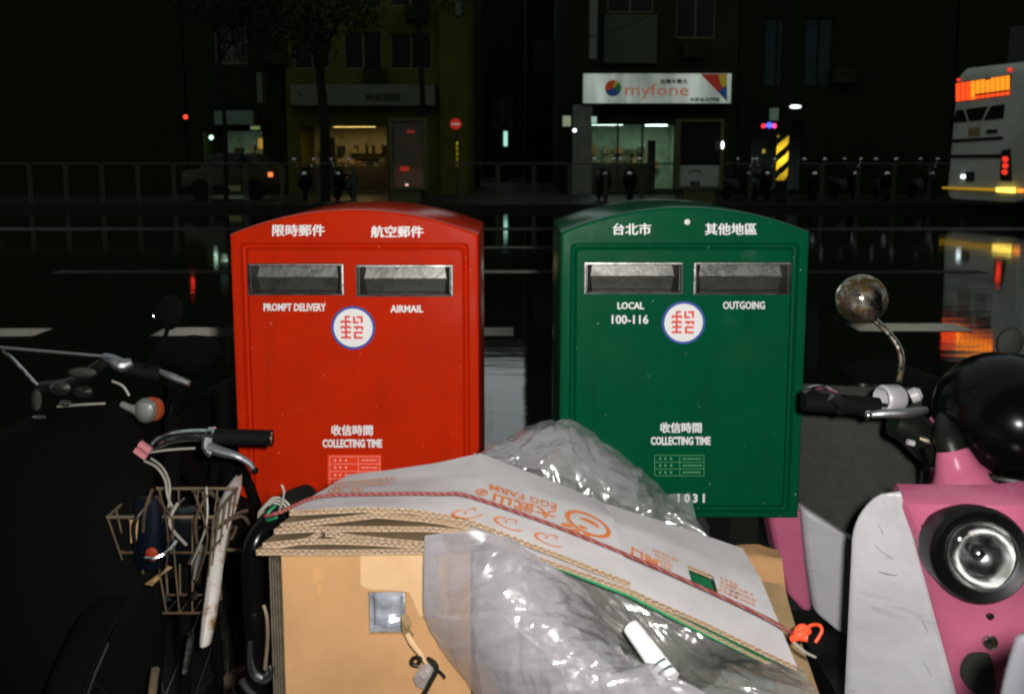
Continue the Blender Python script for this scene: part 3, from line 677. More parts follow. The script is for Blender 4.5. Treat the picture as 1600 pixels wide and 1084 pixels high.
# wire hook with scraps hanging on the box
hk = thing('wire_hook', 'thin black wire hook with film scraps on the front of the brown box', 'hook', P(660, 1040, .99))
MB().tube([P(655, 1040, .985), P(644, 1036, .985), P(647, 1027, .985), P(657, 1028, .98), P(655, 1036, .98)], .0022, 8, 5).build('ring', 'black', hk)
MB().tube([P(668, 1028, .985), P(678, 1036, .98), P(682, 1046, .98), P(672, 1066, .98), P(660, 1090, .985)], [.0025, .0035, .003, .003, .0025], 8, 5).build('hook_wire', 'black', hk)
MB().tube([P(682, 1044, .98), P(692, 1053, .985), P(695, 1058, .99)], .0016, 6, 4).build('wire_end', 'black', hk)
def scrap(name, px, m, par, Y, seed):
    poly = [P(x, y, Y) for x, y in px]; c = sum(poly, Vector()) / len(poly)
    rings = [[c.lerp(q, k) + Vector((0, .004 * noise.noise(q * 90 + Vector((k * 3, seed, 0))) - .006 * (1 - k), 0)) for q in poly] for k in (.05, .35, .7, 1)]
    mb = MB(); mb.rings(rings, True, False); mb.add(rings[0], [tuple(range(len(poly)))]); return mb.build(name, m, par, angle=15)
scrap('film_scrap', [(658, 1040), (668, 1034), (680, 1040), (678, 1058), (664, 1076), (651, 1072), (646, 1058), (652, 1050)], 'film', hk, .99, 4)
scrap('paper_scrap', [(636, 958), (643, 968), (642, 984), (648, 992), (640, 996), (630, 992), (628, 978), (626, 964)], 'kraft_dark', hk, 1.0, 7)
MB().tube([P(636, 990, .998), P(645, 1005, .992), P(658, 1022, .988), P(666, 1036, .986)], [.0035, .004, .003, .002], 7, 4).build('twisted_paper', 'kraft_pale', hk)
# hand cart
cart = thing('hand_cart', 'black pipe hand cart carrying the boxes, handle at their left', 'cart', (-.1, 1.15, 0))
hp = [P(483, 780, 1.2), P(462, 780, 1.17), P(442, 795, 1.13), P(415, 822, 1.1), P(398, 850, 1.085), P(394, 885, 1.08), P(396, 950, 1.075), P(400, 1010, 1.07)]
hp += [Vector((hp[-1].x, 1.07, .40)), Vector((hp[-1].x + .005, 1.08, .26))]
MB().tube(hp, .0135, 14, 5).build('handle', 'black_gloss', cart)
MB().tube([P(478, 776, 1.19), P(455, 786, 1.15), P(430, 808, 1.115)], .017, 14, 5).build('grip', 'rubber', cart)
for i in range(5):
    c = P(437 - i * 3.6, 797 + i * 3.8, 1.12); mb = MB(); mb.lathe([(.0175, -.001), (.0195, 0), (.0175, .001)], c, P(430, 808, 1.115) - P(455, 786, 1.15), 16, cap=False); mb.build('string_wrap', 'cable', cart)
MB().tube([P(437, 797, 1.1), P(444, 770, 1.09), P(440, 757, 1.09)], .0012, 6, 4).build('loose_string', 'cable', cart)
MB().tube([P(430, 790, 1.1), P(420, 800, 1.09), P(418, 812, 1.09), P(432, 808, 1.08)], .002, 6, 4).build('green_string', 'board_green', cart)
cx0, cx1 = hp[-1].x - .02, .34
MB().box((cx0, 1.0, .47), (cx1, 1.42, .498)).build('platform', 'black', cart, smooth=False)
for x in (cx0 + .03, cx1 - .03):
    for y in (1.03, 1.39): MB().tube([(x, y, .47), (x, y, .10)], .012, 10, 1).build('post', 'black', cart)
    for y in (1.05, 1.37): 
        mb = MB(); mb.lathe([(.03, -.02), (.095, -.018), (.1, 0), (.095, .018), (.03, .02)], (x + .04, y, .1), (1, 0, 0), 24); mb.build('wheel', 'rubber', cart)
# chrome elastic hook beside the sheets
bh = thing('bungee_hook', 'chrome hook on an elastic strap hanging by the cart handle', 'hook', P(410, 1050, 1.03))
MB().tube([P(392, 1000, 1.04), P(392, 1030, 1.035), P(398, 1052, 1.03), P(412, 1060, 1.03), P(422, 1050, 1.03), P(421, 1038, 1.03)], [.003, .0045, .006, .006, .005, .003], 10, 5).build('hook', 'chrome', bh)
MB().tube([P(412, 945, 1.035), P(417, 965, 1.03), P(418, 1000, 1.03), P(414, 1045, 1.03)], .0022, 8, 5).build('strap', 'wire', bh)
MB().tube([P(378, 1062, 1.03), P(386, 1075, 1.03), P(400, 1090, 1.03)], .005, 10, 4).build('lower_hook', 'chrome', bh)

# ================================================================== PLASTIC FILM
import numpy as np
def creases(X, Y_, W, Hh, n, seed, main, spread, lo, hi, dens, gain=1):
    """height field (metres) of n straight sharp folds over a sheet of size W x Hh"""
    rg = np.random.default_rng(seed); h = np.zeros_like(X)
    for _ in range(n):
        for _t in range(20):
            cx_, cy_ = rg.uniform(0, W), rg.uniform(0, Hh)
            if rg.uniform() < dens(cx_ / W, cy_ / Hh): break
        a = main + rg.normal() * spread; L_ = rg.uniform(.25, 1) * hi * 7; wd = rg.uniform(lo, hi); k = rg.choice([-1, 1, 1]) * wd * rg.uniform(.05, .17) * gain
        dx, dy = X - cx_, Y_ - cy_; u = dx * np.cos(a) + dy * np.sin(a); v = -dx * np.sin(a) + dy * np.cos(a) + .15 * u * u / L_
        end = np.clip(1 - (np.abs(u) / L_) ** 2, 0, 1)
        h += k * np.clip(1 - np.abs(v) / (wd * (.35 + .65 * end)), 0, 1) * end
    return h
def catmull_grid(ctrl, nu, nv):
    def cr(p, t):
        n = len(p) - 1; x = t * n; i = min(int(x), n - 1); f = x - i
        p0, p1, p2, p3 = p[max(i - 1, 0)], p[i], p[i + 1], p[min(i + 2, n)]
        return .5 * ((2 * p1) + (p2 - p0) * f + (2 * p0 - 5 * p1 + 4 * p2 - p3) * f * f + (3 * p1 - p0 - 3 * p2 + p3) * f ** 3)
    rows = [[cr(r, i / (nu - 1)) for i in range(nu)] for r in ctrl]
    return [[cr([r[i] for r in rows], j / (nv - 1)) for i in range(nu)] for j in range(nv)]
def film(name, ctrl, nu, nv, m, parent, n, seed, main=.6, spread=.7, lo=.004, hi=.016, dens=lambda u, v: 1, soft=.002, gain=1):
    g = catmull_grid(ctrl, nu, nv)
    W = sum((ctrl[len(ctrl) // 2][i + 1] - ctrl[len(ctrl) // 2][i]).length for i in range(len(ctrl[0]) - 1)); Hh = sum((r[len(r) // 2] - q[len(r) // 2]).length for q, r in zip(ctrl, ctrl[1:]))
    U, V_ = np.meshgrid(np.linspace(0, W, nu), np.linspace(0, Hh, nv))
    h = creases(U, V_, W, Hh, n, seed, main, spread, lo, hi, dens, gain)
    out = []
    for j in range(nv):
        out.append([])
        for i in range(nu):
            p = g[j][i]; a = g[min(j + 1, nv - 1)][i] - g[max(j - 1, 0)][i]; b_ = g[j][min(i + 1, nu - 1)] - g[j][max(i - 1, 0)]
            nn = a.cross(b_); nn = nn.normalized() if nn.length > 1e-9 else Vector((0, -1, 0))
            out[-1].append(p + nn * (float(h[j, i]) + soft * noise.noise(p * 16 + Vector((seed, 0, 0)))))
    return MB().grid(out).build(name, m, parent, angle=50)
bag = thing('plastic_bag', 'milky plastic bag slumped over the front of the brown box', 'plastic bag', P(850, 1080, .93))
film('front_film', [V((664, 836, .985), (735, 830, .982), (800, 843, .985), (860, 880, .99), (910, 925, 1.0), (945, 968, 1.02)),
     V((662, 900, .985), (735, 897, .965), (800, 905, .95), (865, 930, .95), (915, 962, .96), (962, 1000, .975)),
     V((664, 960, .985), (735, 960, .95), (805, 965, .925), (870, 985, .915), (930, 1008, .915), (1005, 1037, .92)),
     V((690, 1012, .985), (750, 1025, .94), (820, 1030, .91), (890, 1045, .89), (960, 1056, .88), (1060, 1058, .88)),
     V((745, 1090, .985), (800, 1105, .935), (860, 1110, .905), (930, 1115, .885), (1010, 1120, .87), (1130, 1110, .87)),
     V((790, 1190, .985), (830, 1200, .94), (880, 1210, .92), (940, 1210, .90), (1020, 1210, .89), (1150, 1200, .89))],
     230, 200, 'film', bag, 105, 3, -.6, .5, .003, .022, lambda u, v: .06 if u < .3 else (1 if v < .75 else .5), gain=1.45)
film('back_film', [V((835, 858, 1.06), (930, 893, 1.06), (1020, 933, 1.05), (1100, 973, 1.035), (1170, 1008, 1.02), (1252, 1040, .99)),
     V((885, 925, 1.055), (950, 945, 1.055), (1020, 975, 1.04), (1090, 1010, 1.02), (1160, 1030, .99), (1264, 1062, .965)),
     V((930, 985, 1.03), (990, 1010, 1.035), (1040, 1040, 1.01), (1090, 1055, .97), (1165, 1058, .935), (1278, 1085, .935)),
     V((985, 1045, .97), (1030, 1075, .96), (1070, 1085, .94), (1110, 1092, .925), (1180, 1100, .91), (1292, 1120, .92)),
     V((1000, 1130, .95), (1040, 1150, .94), (1080, 1160, .93), (1120, 1170, .91), (1190, 1180, .905), (1300, 1200, .92))],
     170, 140, 'film_shaded', bag, 90, 11, .5, .8, .003, .014, gain=1.4)
M['pale_film'] = mat('pale_plastic_rubbish', (.29, .275, .295), .35, col2=(.21, .20, .21), nscale=16, bump=.3, bscale=40)
film('bag_contents', [V((742, 862, 1.04), (790, 862, 1.02), (840, 890, 1.02), (880, 935, 1.02)), V((742, 930, 1.02), (800, 930, .985), (860, 960, .975), (910, 1000, .985)),
     V((744, 1000, 1.0), (810, 1000, .96), (880, 1020, .945), (960, 1045, .945)), V((750, 1070, .99), (830, 1070, .945), (910, 1080, .925), (1010, 1085, .92)), V((760, 1180, .99), (840, 1180, .96), (920, 1180, .94), (1030, 1180, .93))],
     90, 90, 'pale_film', bag, 60, 31, -.6, .8, .006, .02, gain=1.6, soft=.004)
# flat fold welded seam at the bag's left edge
film('side_fold', [V((663, 838, .9835), (690, 834, .982)), V((662, 900, .9825), (688, 900, .977)), V((663, 965, .981), (690, 962, .972))], 12, 60, 'film', bag, 6, 2, 1.5, .3, .002, .004, soft=.0005)
bag2 = thing('plastic_bag', 'clear crinkled plastic bag standing up behind the cardboard bundle', 'plastic bag', P(930, 820, 1.3))
base = V((742, 716, 1.225), (790, 735, 1.228), (840, 752, 1.228), (890, 770, 1.228), (940, 790, 1.228), (1000, 812, 1.23), (1060, 832, 1.235), (1112, 850, 1.235))
top = V((742, 713, 1.25), (790, 688, 1.30), (835, 664, 1.33), (885, 658, 1.34), (940, 688, 1.34), (1000, 735, 1.33), (1055, 784, 1.31), (1112, 846, 1.26))
mid = [a.lerp(b_, .5) + Vector((0, -.028, .012)) for a, b_ in zip(base, top)]
bk1 = [t_ + Vector((0, .05, -.03)) for t_ in top]; bk2 = [Vector((t_.x, 1.42, .78)) for t_ in top]
film('bag_film', [base, mid, top, bk1, bk2], 220, 180, 'film_clear', bag2, 170, 23, 1.0, .8, .003, .016, gain=1.9)
film('bag_contents', [[p.lerp(q, .12) + Vector((0, .02, 0)) for p, q in zip(base[:6], top[:6])], [p.lerp(q, .55) + Vector((0, .02, -.004)) for p, q in zip(base[:6], top[:6])], [p.lerp(q, .9) + Vector((0, .03, -.008)) for p, q in zip(base[:6], top[:6])], [q + Vector((0, .07, -.05)) for q in top[:6]]],
     80, 60, 'film', bag2, 60, 41, .9, .8, .004, .015, gain=1.5, soft=.003)
# rolled paper lying in the bag
rl = thing('paper_roll', 'rolled white printed paper lying in the open plastic bag', 'paper', P(1050, 1065, .95))
ra, rb = P(986, 979, .985), P(1046, 1062, .93)
MB().tube([ra, ra.lerp(rb, .5) + Vector((0, 0, .001)), rb], [.0098, .0112, .0128], 18, 5).build('roll', 'paper', rl)
ax = (rb - ra).normalized()
def arcband(t, r, wd, a0, a1, m):
    c = ra.lerp(rb, t); u = ax.orthogonal().normalized(); toC = (CAM - c); toC = (toC - ax * toC.dot(ax)).normalized(); s = ax.cross(toC)
    g = [[c + ax * dz + (toC * math.cos(R(a)) + s * math.sin(R(a))) * r for a in range(a0, a1 + 1, 8)] for dz in (-wd / 2, wd / 2)]
    MB().grid(g).build('print', m, rl)
arcband(.76, .0128, .003, -50, 40, 'ink'); arcband(.90, .0134, .0035, -60, 30, 'ink')
for t in (.35, .45, .52, .6): arcband(t, .0118, .0012, -30, 25, 'scuff')
# brown crumpled board behind the bundle's right end
board('board_scrap', 'torn brown cardboard scrap behind the right end of the bundle', [(0, V((1140, 905, 1.2), (1185, 910, 1.2), (1228, 925, 1.2))), (.5, V((1140, 870, 1.23), (1180, 868, 1.23), (1222, 872, 1.23))), (1, V((1150, 852, 1.27), (1185, 850, 1.27), (1215, 858, 1.27)))], 14, 14, .004, ['kraft', 'kraft_dark', 'edge'], wav=.004, seed=31)
board('board_scrap', 'long brown cardboard strip hanging down behind the right end of the bundle', [(0, V((1225, 1110, 1.1), (1290, 1110, 1.1))), (.5, V((1195, 985, 1.13), (1245, 985, 1.13))), (1, V((1170, 905, 1.18), (1225, 912, 1.18)))], 10, 24, .004, ['kraft_dark', 'kraft_dark', 'edge'], wav=.005, seed=37)

# ================================================================== PINK AND WHITE SCOOTER, FACING US
SX, SY = P(1552, 900, 1.30).x, 1.30
ps = thing('scooter', 'pink and white scooter facing the camera, headlight at right edge', 'scooter', (SX, SY + .4, 0))
zt_, zb_ = P(1400, 770, SY).z, .30
def xb(z):      # half width of the pink middle
    za, zc_ = P(1408, 770, SY).z, P(1478, 1084, SY).z
    xa, xc_ = SX - P(1408, 770, SY).x, SX - P(1478, 1084, SY).x
    return max(.05, xa + (xc_ - xa) * (z - za) / (zc_ - za))
XW = SX - P(1339, 900, SY).x
def wing_edge(z):
    t = max(0, min(1, (zt_ - z) / .085)); lo = xb(z) + .004
    w_ = lo + (XW - lo) * math.sqrt(max(0, 1 - (1 - t) ** 2)) if t < 1 else XW
    if z < .42: w_ -= (.42 - z) ** 2 * 2
    return w_
def shield_y(x):
    return SY + .02 - .085 * math.exp(-(x / .12) ** 2) + .9 * max(0, abs(x) - XW + .05) ** 1.5
for s_ in (-1, 1):
    g = []
    for j in range(41):
        z = zt_ - (zt_ - zb_) * (j / 40) ** 1.15; a, e = xb(z), wing_edge(z)
        g.append([Vector((SX + s_ * (a + (e - a) * i / 14), shield_y(a + (e - a) * i / 14), z)) for i in range(15)])
    o = MB().grid(g).build('leg_shield', 'cream', ps, angle=60)
    sm = o.modifiers.new('thick', 'SOLIDIFY'); sm.thickness = .012; sm.offset = -1 if s_ < 0 else 1
    if s_ < 0: shieldL = o
def top_z(x): return zt_ + .018 - 1.5 * x * x
hl = Vector((P(1545, 868, SY - .12).x, SY - .09, P(1545, 868, SY - .10).z))
g = []
for j in range(97):
    v = j / 96; row = []
    for i in range(73):
        u = -1 + 2 * i / 72; z = zt_ - (zt_ - zb_) * v; b_ = xb(z) - .0015; x = u * b_
        zz = z + (top_z(x) - zt_) * max(0, 1 - v * 6)
        y = shield_y(x) - .016 * (1 - abs(u) ** 5)
        r = math.hypot(x - (hl.x - SX), z - hl.z); y -= .022 * math.exp(-(r / .085) ** 4)
        row.append(Vector((SX + x, y, zz)))
    dz_ = -.05 * max(0, 1 - v * 7)
    g.append([row[0] + Vector((.004, .05, dz_))] + row + [row[-1] + Vector((-.004, .05, dz_))])
g.insert(0, [Vector((SX + (q.x - SX) * .97, q.y + .02, q.z + .006)) for q in g[0]]); g.insert(0, [Vector((SX + (q.x - SX) * .9, q.y + .06, q.z + .008)) for q in g[1]])
mb = MB(); mb.grid(g); keep = []
for f in mb.f:
    c_ = sum((mb.v[i] for i in f), Vector()) / 4
    if math.hypot(c_.x - hl.x, c_.z - hl.z) > 62 * (SY - .1) / F: keep.append(f)
mb.f = keep; mb.mi = [0] * len(keep)
cov = mb.build('front_cover', 'pink', ps, angle=50)
def cover_at(px, py):
    d = ray(px, py); Y = SY - .09
    for _ in range(6):
        p = CAM + d * (Y / d.y); x = p.x - SX; Y = shield_y(x) - .016 - .022 * math.exp(-(math.hypot(x - (hl.x - SX), p.z - hl.z) / .085) ** 4)
    return CAM + d * (Y / d.y)
# headlight
hax = Vector((-.10, -1, .16)).normalized(); hr = 79 * (SY - .1) / F
hb = MB(); hb.lathe([(hr * .98, -.05), (hr, -.004), (hr * .985, .004), (hr * .93, .009), (hr * .74, .004), (hr * .735, -.03), (hr * .735, -.04)], hl + Vector((0, -.008, 0)), hax, 48, cap=False); hl_o = hb.build('headlight_bezel', mat('bezel_black', (.0025, .0025, .0025), .4, spec=.25), ps)
hc = hl + Vector((.002, -.008, -.012 + .012))
hb = MB(); hb.lathe([(hr * .735, .0), (hr * .68, -.012), (hr * .5, -.028), (hr * .2, -.038), (.0005, -.04)], hc, hax, 48, cap=False)
M['reflector'] = mat('lamp_reflector', (.75, .76, .76), .16, 1, col2=(.25, .25, .24), nscale=40, bump=.35, bscale=28, contrast=(.4, .6))
hb.build('headlight_reflector', 'reflector', hl_o)
hb = MB(); hb.ell(hc + hax * -.016, .011, .014, .011, 14, 10); hb.build('bulb', 'chrome', hl_o)
def glass_mat():
    m, t, b = new_mat('clear_glass'); L = t.links; out = t.nodes['Material Output']; t.nodes.remove(b)
    tr = t.nodes.new('ShaderNodeBsdfTransparent'); g_ = t.nodes.new('ShaderNodeBsdfGlossy'); g_.inputs['Roughness'].default_value = .05
    ms = t.nodes.new('ShaderNodeMixShader'); ms.inputs[0].default_value = .08; L.new(tr.outputs[0], ms.inputs[1]); L.new(g_.outputs[0], ms.inputs[2]); L.new(ms.outputs[0], out.inputs['Surface'])
    return m
M['glass'] = glass_mat()
hb = MB(); hb.lathe([(hr * .74, .002), (hr * .6, .008), (hr * .3, .013), (.0005, .015)], hc, hax, 40, cap=False); hb.build('headlight_glass', 'glass', hl_o)
hb = MB(); hb.lathe([(hr * .735, .0035), (hr * .72, .0065), (hr * .69, .0035)], hc, hax, 48, cap=False); hb.build('chrome_rim', 'chrome', hl_o)
for (x, y, r, m, nm) in ((1547, 962, .005, 'black', 'screw'), (1548, 1003, .0105, 'tarnish', 'lock'), (1540, 1052, .032, 'grey_panel', 'horn_grille')):
    c = cover_at(x, y); mb = MB(); mb.lathe([(r, -.01), (r, .002), (r * .7, .0035), (.0004, .0035)], c, (-.05, -1, .05), 24, cap=False); mb.build(nm, m, ps)
# scuffs scratched into the white panel
def on_shield(px, py):
    d = ray(px, py); Y = SY
    for _ in range(6):
        p = CAM + d * (Y / d.y); Y = shield_y(abs(p.x - SX)) - .0008
    return CAM + d * (Y / d.y)
for line in ([(1372, 818), (1380, 835)], [(1366, 850), (1378, 862), (1398, 874)], [(1372, 892), (1385, 896), (1402, 899)], [(1440, 966), (1444, 976), (1450, 988)], [(1440, 1030), (1448, 1042), (1456, 1058)]):
    r_ = random.uniform(.0006, .0014)
    mb = MB(); mb.tube([on_shield(*q) for q in line], [r_ * .4] + [r_] * (len(line) - 2) + [r_ * .5], 5, 4); mb.build('scuff', 'scuff', shieldL)
# front mudguard nosing towards us, wheel, body, seat
g = []
for j in range(17):
    a = R(10 + 125 * j / 16); row = []
    for i in range(13):
        b_ = -1 + 2 * i / 12; rr = .255 - .02 * b_ ** 2 - .03 * abs(b_) ** 6
        row.append(Vector((SX + .055 + .075 * b_, SY - .115 - .235 * math.cos(a), .262 + rr * math.sin(a) - .02 * b_ * b_)))
    g.append(row)
o = MB().grid(g).build('front_mudguard', 'cream', ps, angle=60); sm = o.modifiers.new('thick', 'SOLIDIFY'); sm.thickness = .005
mb = MB(); mb.lathe([(.13, -.045), (.2, -.05), (.225, -.03), (.23, 0), (.225, .03), (.2, .05), (.13, .045)], (SX + .05, SY - .1, .23), (1, 0, 0), 32, cap=False); mb.build('front_tyre', 'rubber', ps)
mb = MB(); mb.lathe([(.01, -.05), (.05, -.04), (.13, -.04), (.13, .04), (.05, .04), (.01, .05)], (SX + .05, SY - .1, .23), (1, 0, 0), 24); mb.build('front_rim', 'alu', ps)
mb = MB(); mb.lathe([(.13, -.045), (.2, -.05), (.225, -.03), (.23, 0), (.225, .03), (.2, .05), (.13, .045)], (SX + .42, SY + 1.1, .23), (1, 0, 0), 32, cap=False); mb.build('rear_tyre', 'rubber', ps)
mb = MB(); mb.box((SX - .10, SY + .1, .24), (SX + .3, SY + .6, .30)); mb.build('floorboard', 'black', ps, smooth=False)
mb = MB(); mb.rings([[Vector((SX + .30 + .15 * k * math.cos(t * .4), SY + y, .5 + .2 * k * math.sin(t * .4))) for t in range(16)] for y, k in ((.5, .5), (.58, .9), (.8, 1), (1.1, .9), (1.3, .4))], True, True); mb.build('rear_body', 'pink', ps)
mb = MB(); mb.rings([[Vector((SX + .30 + .13 * k * math.cos(t * .4), SY + y, .72 + .05 * k * math.sin(t * .4))) for t in range(16)] for y, k in ((.48, .4), (.55, .9), (.9, 1), (1.2, .8), (1.25, .3))], True, True); mb.build('seat', 'flat_black', ps)
# steering head, pink neck and handlebar
HY = 1.47
MB().tube([P(1512, 800, HY - .10), P(1505, 757, HY - .10), P(1496, 730, HY - .095), P(1487, 700, HY - .09)], [.080, .050, .034, .022], 20, 5).build('headset_cover', 'pink', ps)
MB().tube([P(1489, 706, HY - .09), P(1482, 684, HY - .08), P(1478, 655, HY - .04)], [.024, .022, .016], 16, 4).build('headset_collar', 'black', ps)
mb = MB(); mb.tube([P(1255, 628, HY), P(1300, 630, HY), P(1372, 636, HY)], [.0155, .0165, .0165], 16, 4); mb.build('grip', 'rubber', ps)
mb = MB(); mb.tube([P(1365, 637, HY), P(1420, 648, HY), P(1470, 672, HY), P(1540, 690, HY), P(1700, 690, HY)], .011, 12, 5); mb.build('handlebar', 'black', ps)
mb = MB(); mb.lathe([(.0195, -.018), (.0225, -.012), (.0225, .016), (.019, .02), (.0165, .012), (.0165, -.01)], P(1392, 622, HY - .01), (-1, -.35, .05), 24, cap=False); mc = mb.build('brake_reservoir', 'cream', ps)
mb = MB(); mb.lathe([(.012, 0), (.0125, .012), (.008, .018), (.001, .019)], P(1422, 620, HY - .01), (1, -.2, .5), 16); mb.build('reservoir_cap', 'cream', ps)
mb = MB(); mb.tube([P(1357, 648, HY - .035), P(1385, 646, HY - .04), P(1415, 645, HY - .04), P(1448, 640, HY - .03)], [.0055, .007, .008, .005], 10, 5); mb.build('brake_lever', 'alu', ps)
mb = MB(); mb.ell(P(1357, 648, HY - .035), .0075, .0075, .0075); mb.build('lever_ball', 'chrome', ps)
mb = MB(); mb.tube([P(1255, 612, HY - .05), P(1270, 606, HY - .055), P(1290, 606, HY - .05), P(1306, 614, HY - .04)], [.003, .0042, .0042, .003], 8, 5); mb.build('bar_end', 'chrome', ps)
mb = MB(); mb.tube([P(1300, 618, HY - .03), P(1315, 632, HY - .03), P(1312, 642, HY - .02)], .009, 10, 4); mb.build('throttle_collar', 'black', ps)
mb = MB(); mb.tube([P(1395, 660, HY), P(1425, 672, HY), P(1450, 700, HY), P(1462, 720, HY)], [.022, .028, .026, .018], 14, 5); mb.build('switch_housing', 'black', ps)
mb = MB(); mb.tube([P(1436, 684, HY - .03), P(1452, 690, HY - .032), P(1465, 690, HY - .03)], [.005, .009, .004], 10, 4); mb.build('switch', 'tarnish', ps)
mb = MB(); mb.tube([P(1418, 690, HY - .03), P(1428, 693, HY - .03)], .005, 8, 1); mb.build('switch_button', 'cream', ps)
mb = MB(); mb.tube([P(1440, 700, HY - .03), P(1446, 725, HY - .03), P(1447, 745, HY - .03), P(1440, 780, HY)], [.004, .0055, .005, .004], 8, 4); mb.build('brake_hose', 'black_gloss', ps)
# mirror on its bent stalk
mb = MB(); mb.tube([P(1405, 596, HY - .01), P(1409, 570, HY), P(1405, 545, HY + .01), P(1390, 522, HY + .02), P(1370, 503, HY + .025), P(1356, 490, HY + .02)], .0052, 10, 6); mb.build('mirror_stalk', 'tarnish', ps)
mc_ = P(1346, 467, HY + .02); max_ = Vector((-.42, -.86, .22)).normalized(); mrr = 40 * HY / F
mb = MB(); mb.lathe([(.0005, .034), (mrr * .45, .031), (mrr * .8, .020), (mrr * .97, .006), (mrr, 0), (mrr * .98, -.006), (mrr * .9, -.008), (.0005, -.007)], mc_, max_, 36, cap=False); mb.build('mirror_shell', 'tarnish', ps)
mb = MB(); mb.ell(P(1340, 482, HY - .015), .004, .004, .004, 10, 8); mb.build('mirror_bolt', 'tarnish', ps)
mb = MB(); mb.prism([P(1463, 662, HY - .03), P(1484, 651, HY - .03), P(1482, 672, HY - .03), P(1470, 672, HY - .03)], (0, .03, 0)); mb.build('headset_fin', 'pink', ps, smooth=False)
# black helmet hung on the far side of the handlebar
hm = thing('helmet', 'glossy black helmet hanging on the pink scooter handlebar', 'helmet', P(1575, 740, HY - .02))
hcn = P(1572, 652, HY - .04)
mb = MB(); rr = []
for i in range(19):
    a = math.pi * .80 * i / 18
    rr.append([hcn + Vector((.108 * math.sin(a) * math.cos(t), .13 * math.sin(a) * math.sin(t), .105 * math.cos(a) * (1 if a < 1.6 else 1.05))) for t in [2 * math.pi * k / 28 for k in range(28)]])
mb.rings(rr, True, False); mb.build('shell', 'black_gloss', hm)
mb = MB(); mb.tube([hcn + Vector((.1 * math.cos(t), .12 * math.sin(t), -.068)) for t in [2 * math.pi * k / 20 for k in range(21)]], .006, 8, 1, cap=False); mb.build('rim_trim', 'black', hm)
mb = MB(); mb.tube([hcn + Vector((-.09, -.03, -.06)), hcn + Vector((-.05, -.06, -.14)), hcn + Vector((.03, -.05, -.15)), hcn + Vector((.09, -.02, -.06))], .006, 6, 5); mb.build('strap', 'black', hm)
# a further scooter mirror and bracket at the right edge
om = thing('scooter_mirror', 'dark scooter mirror at the right edge behind the helmet', 'mirror', P(1585, 600, 1.75))
mb = MB(); mb.rings([[P(1578 + 22 * k * math.cos(t) - 3 * math.sin(t), 535 + 24 * k * math.sin(t), 1.75 + y) for t in [2 * math.pi * q / 20 for q in range(20)]] for k, y in ((.3, -.02), (.85, -.012), (1, 0), (.95, .01))], True, True); mb.build('mirror_shell', 'grey_panel', om)
mb = MB(); mb.tube([P(1578, 560, 1.745), P(1566, 572, 1.74), P(1552, 590, 1.74), P(1550, 640, 1.74), P(1552, 720, 1.74)], .0055, 8, 4); mb.build('mirror_stalk', 'black_gloss', om)
mb = MB(); mb.ell(P(1568, 570, 1.735), .007, .007, .007); mb.build('joint', 'chrome', om)
mb = MB(); mb.tube([P(1586, 578, 1.74), P(1600, 582, 1.74), P(1630, 590, 1.74)], .005, 8, 4); mb.build('lever', 'alu', om)

# ================================================================== SECOND SCOOTER beside the green mailbox
s2 = thing('scooter', 'second pink and white scooter with dark grey leg shield beside the green mailbox', 'scooter', P(1340, 900, 2.0).to_2d().to_3d())
def surf(px, m, name, seed=0, th=.01, n=12, bulge=.03):
    tl_, tr_, bl_, br_ = [P(*q) for q in px]; g = []
    for j in range(n + 1):
        row = []
        for i in range(n + 1):
            u, v = i / n, j / n; q = quad_map((bl_, br_, tl_, tr_), (u, 1 - v)); q.y -= bulge * math.sin(math.pi * u) * (.6 + .4 * math.sin(math.pi * v)); row.append(q)
        g.append(row)
    o = MB().grid(g).build(name, m, s2, angle=60); md = o.modifiers.new('thick', 'SOLIDIFY'); md.thickness = th
    return o
surf([(1235, 598, 1.98), (1440, 606, 1.90), (1240, 905, 1.92), (1450, 930, 1.82)], 'grey_panel', 'inner_leg_shield', bulge=.02)
def poly_panel(pts, m, name, depth, bev):
    mb = MB(); mb.prism([P(*q) for q in pts], depth); o = mb.build(name, m, s2, smooth=True, angle=50)
    md = o.modifiers.new('bevel', 'BEVEL'); md.width = bev; md.segments = 4; md.limit_method = 'ANGLE'
    return o
poly_panel([(1253, 792, 1.80), (1300, 822, 1.78), (1350, 856, 1.76), (1420, 900, 1.75), (1420, 1030, 1.75), (1340, 1003, 1.76), (1310, 988, 1.77), (1274, 958, 1.79), (1262, 880, 1.80)], 'cream', 'white_side_panel', (0, .05, 0), .012)
poly_panel([(1196, 780, 1.84), (1251, 792, 1.80), (1260, 880, 1.80), (1271, 960, 1.79), (1255, 955, 1.79), (1232, 930, 1.80), (1216, 880, 1.82)], 'pink', 'pink_side_panel', (0, .07, 0), .016)
mb = MB(); mb.lathe([(.13, -.045), (.2, -.05), (.225, -.03), (.23, 0), (.225, .03), (.2, .05), (.13, .045)], (P(1340, 900, 1.95).x, 2.08, .23), (1, .1, 0), 30, cap=False); mb.build('tyre', 'rubber', s2)
mb = MB(); mb.lathe([(.02, -.05), (.13, -.04), (.13, .04), (.02, .05)], (P(1340, 900, 1.95).x, 2.08, .23), (1, .1, 0), 24); mb.build('rim', 'alu', s2)
mb = MB(); mb.tube([(P(1340, 900, 1.95).x, 2.08, .23), P(1345, 700, 2.02), P(1348, 600, 2.04)], .03, 12, 3); mb.build('steering_column', 'black', s2)
mb = MB(); mb.box((P(1200, 900, 1.95).x, 1.9, .25), (P(1440, 900, 1.95).x, 2.7, .33)); mb.build('floorboard', 'black', s2, smooth=False)
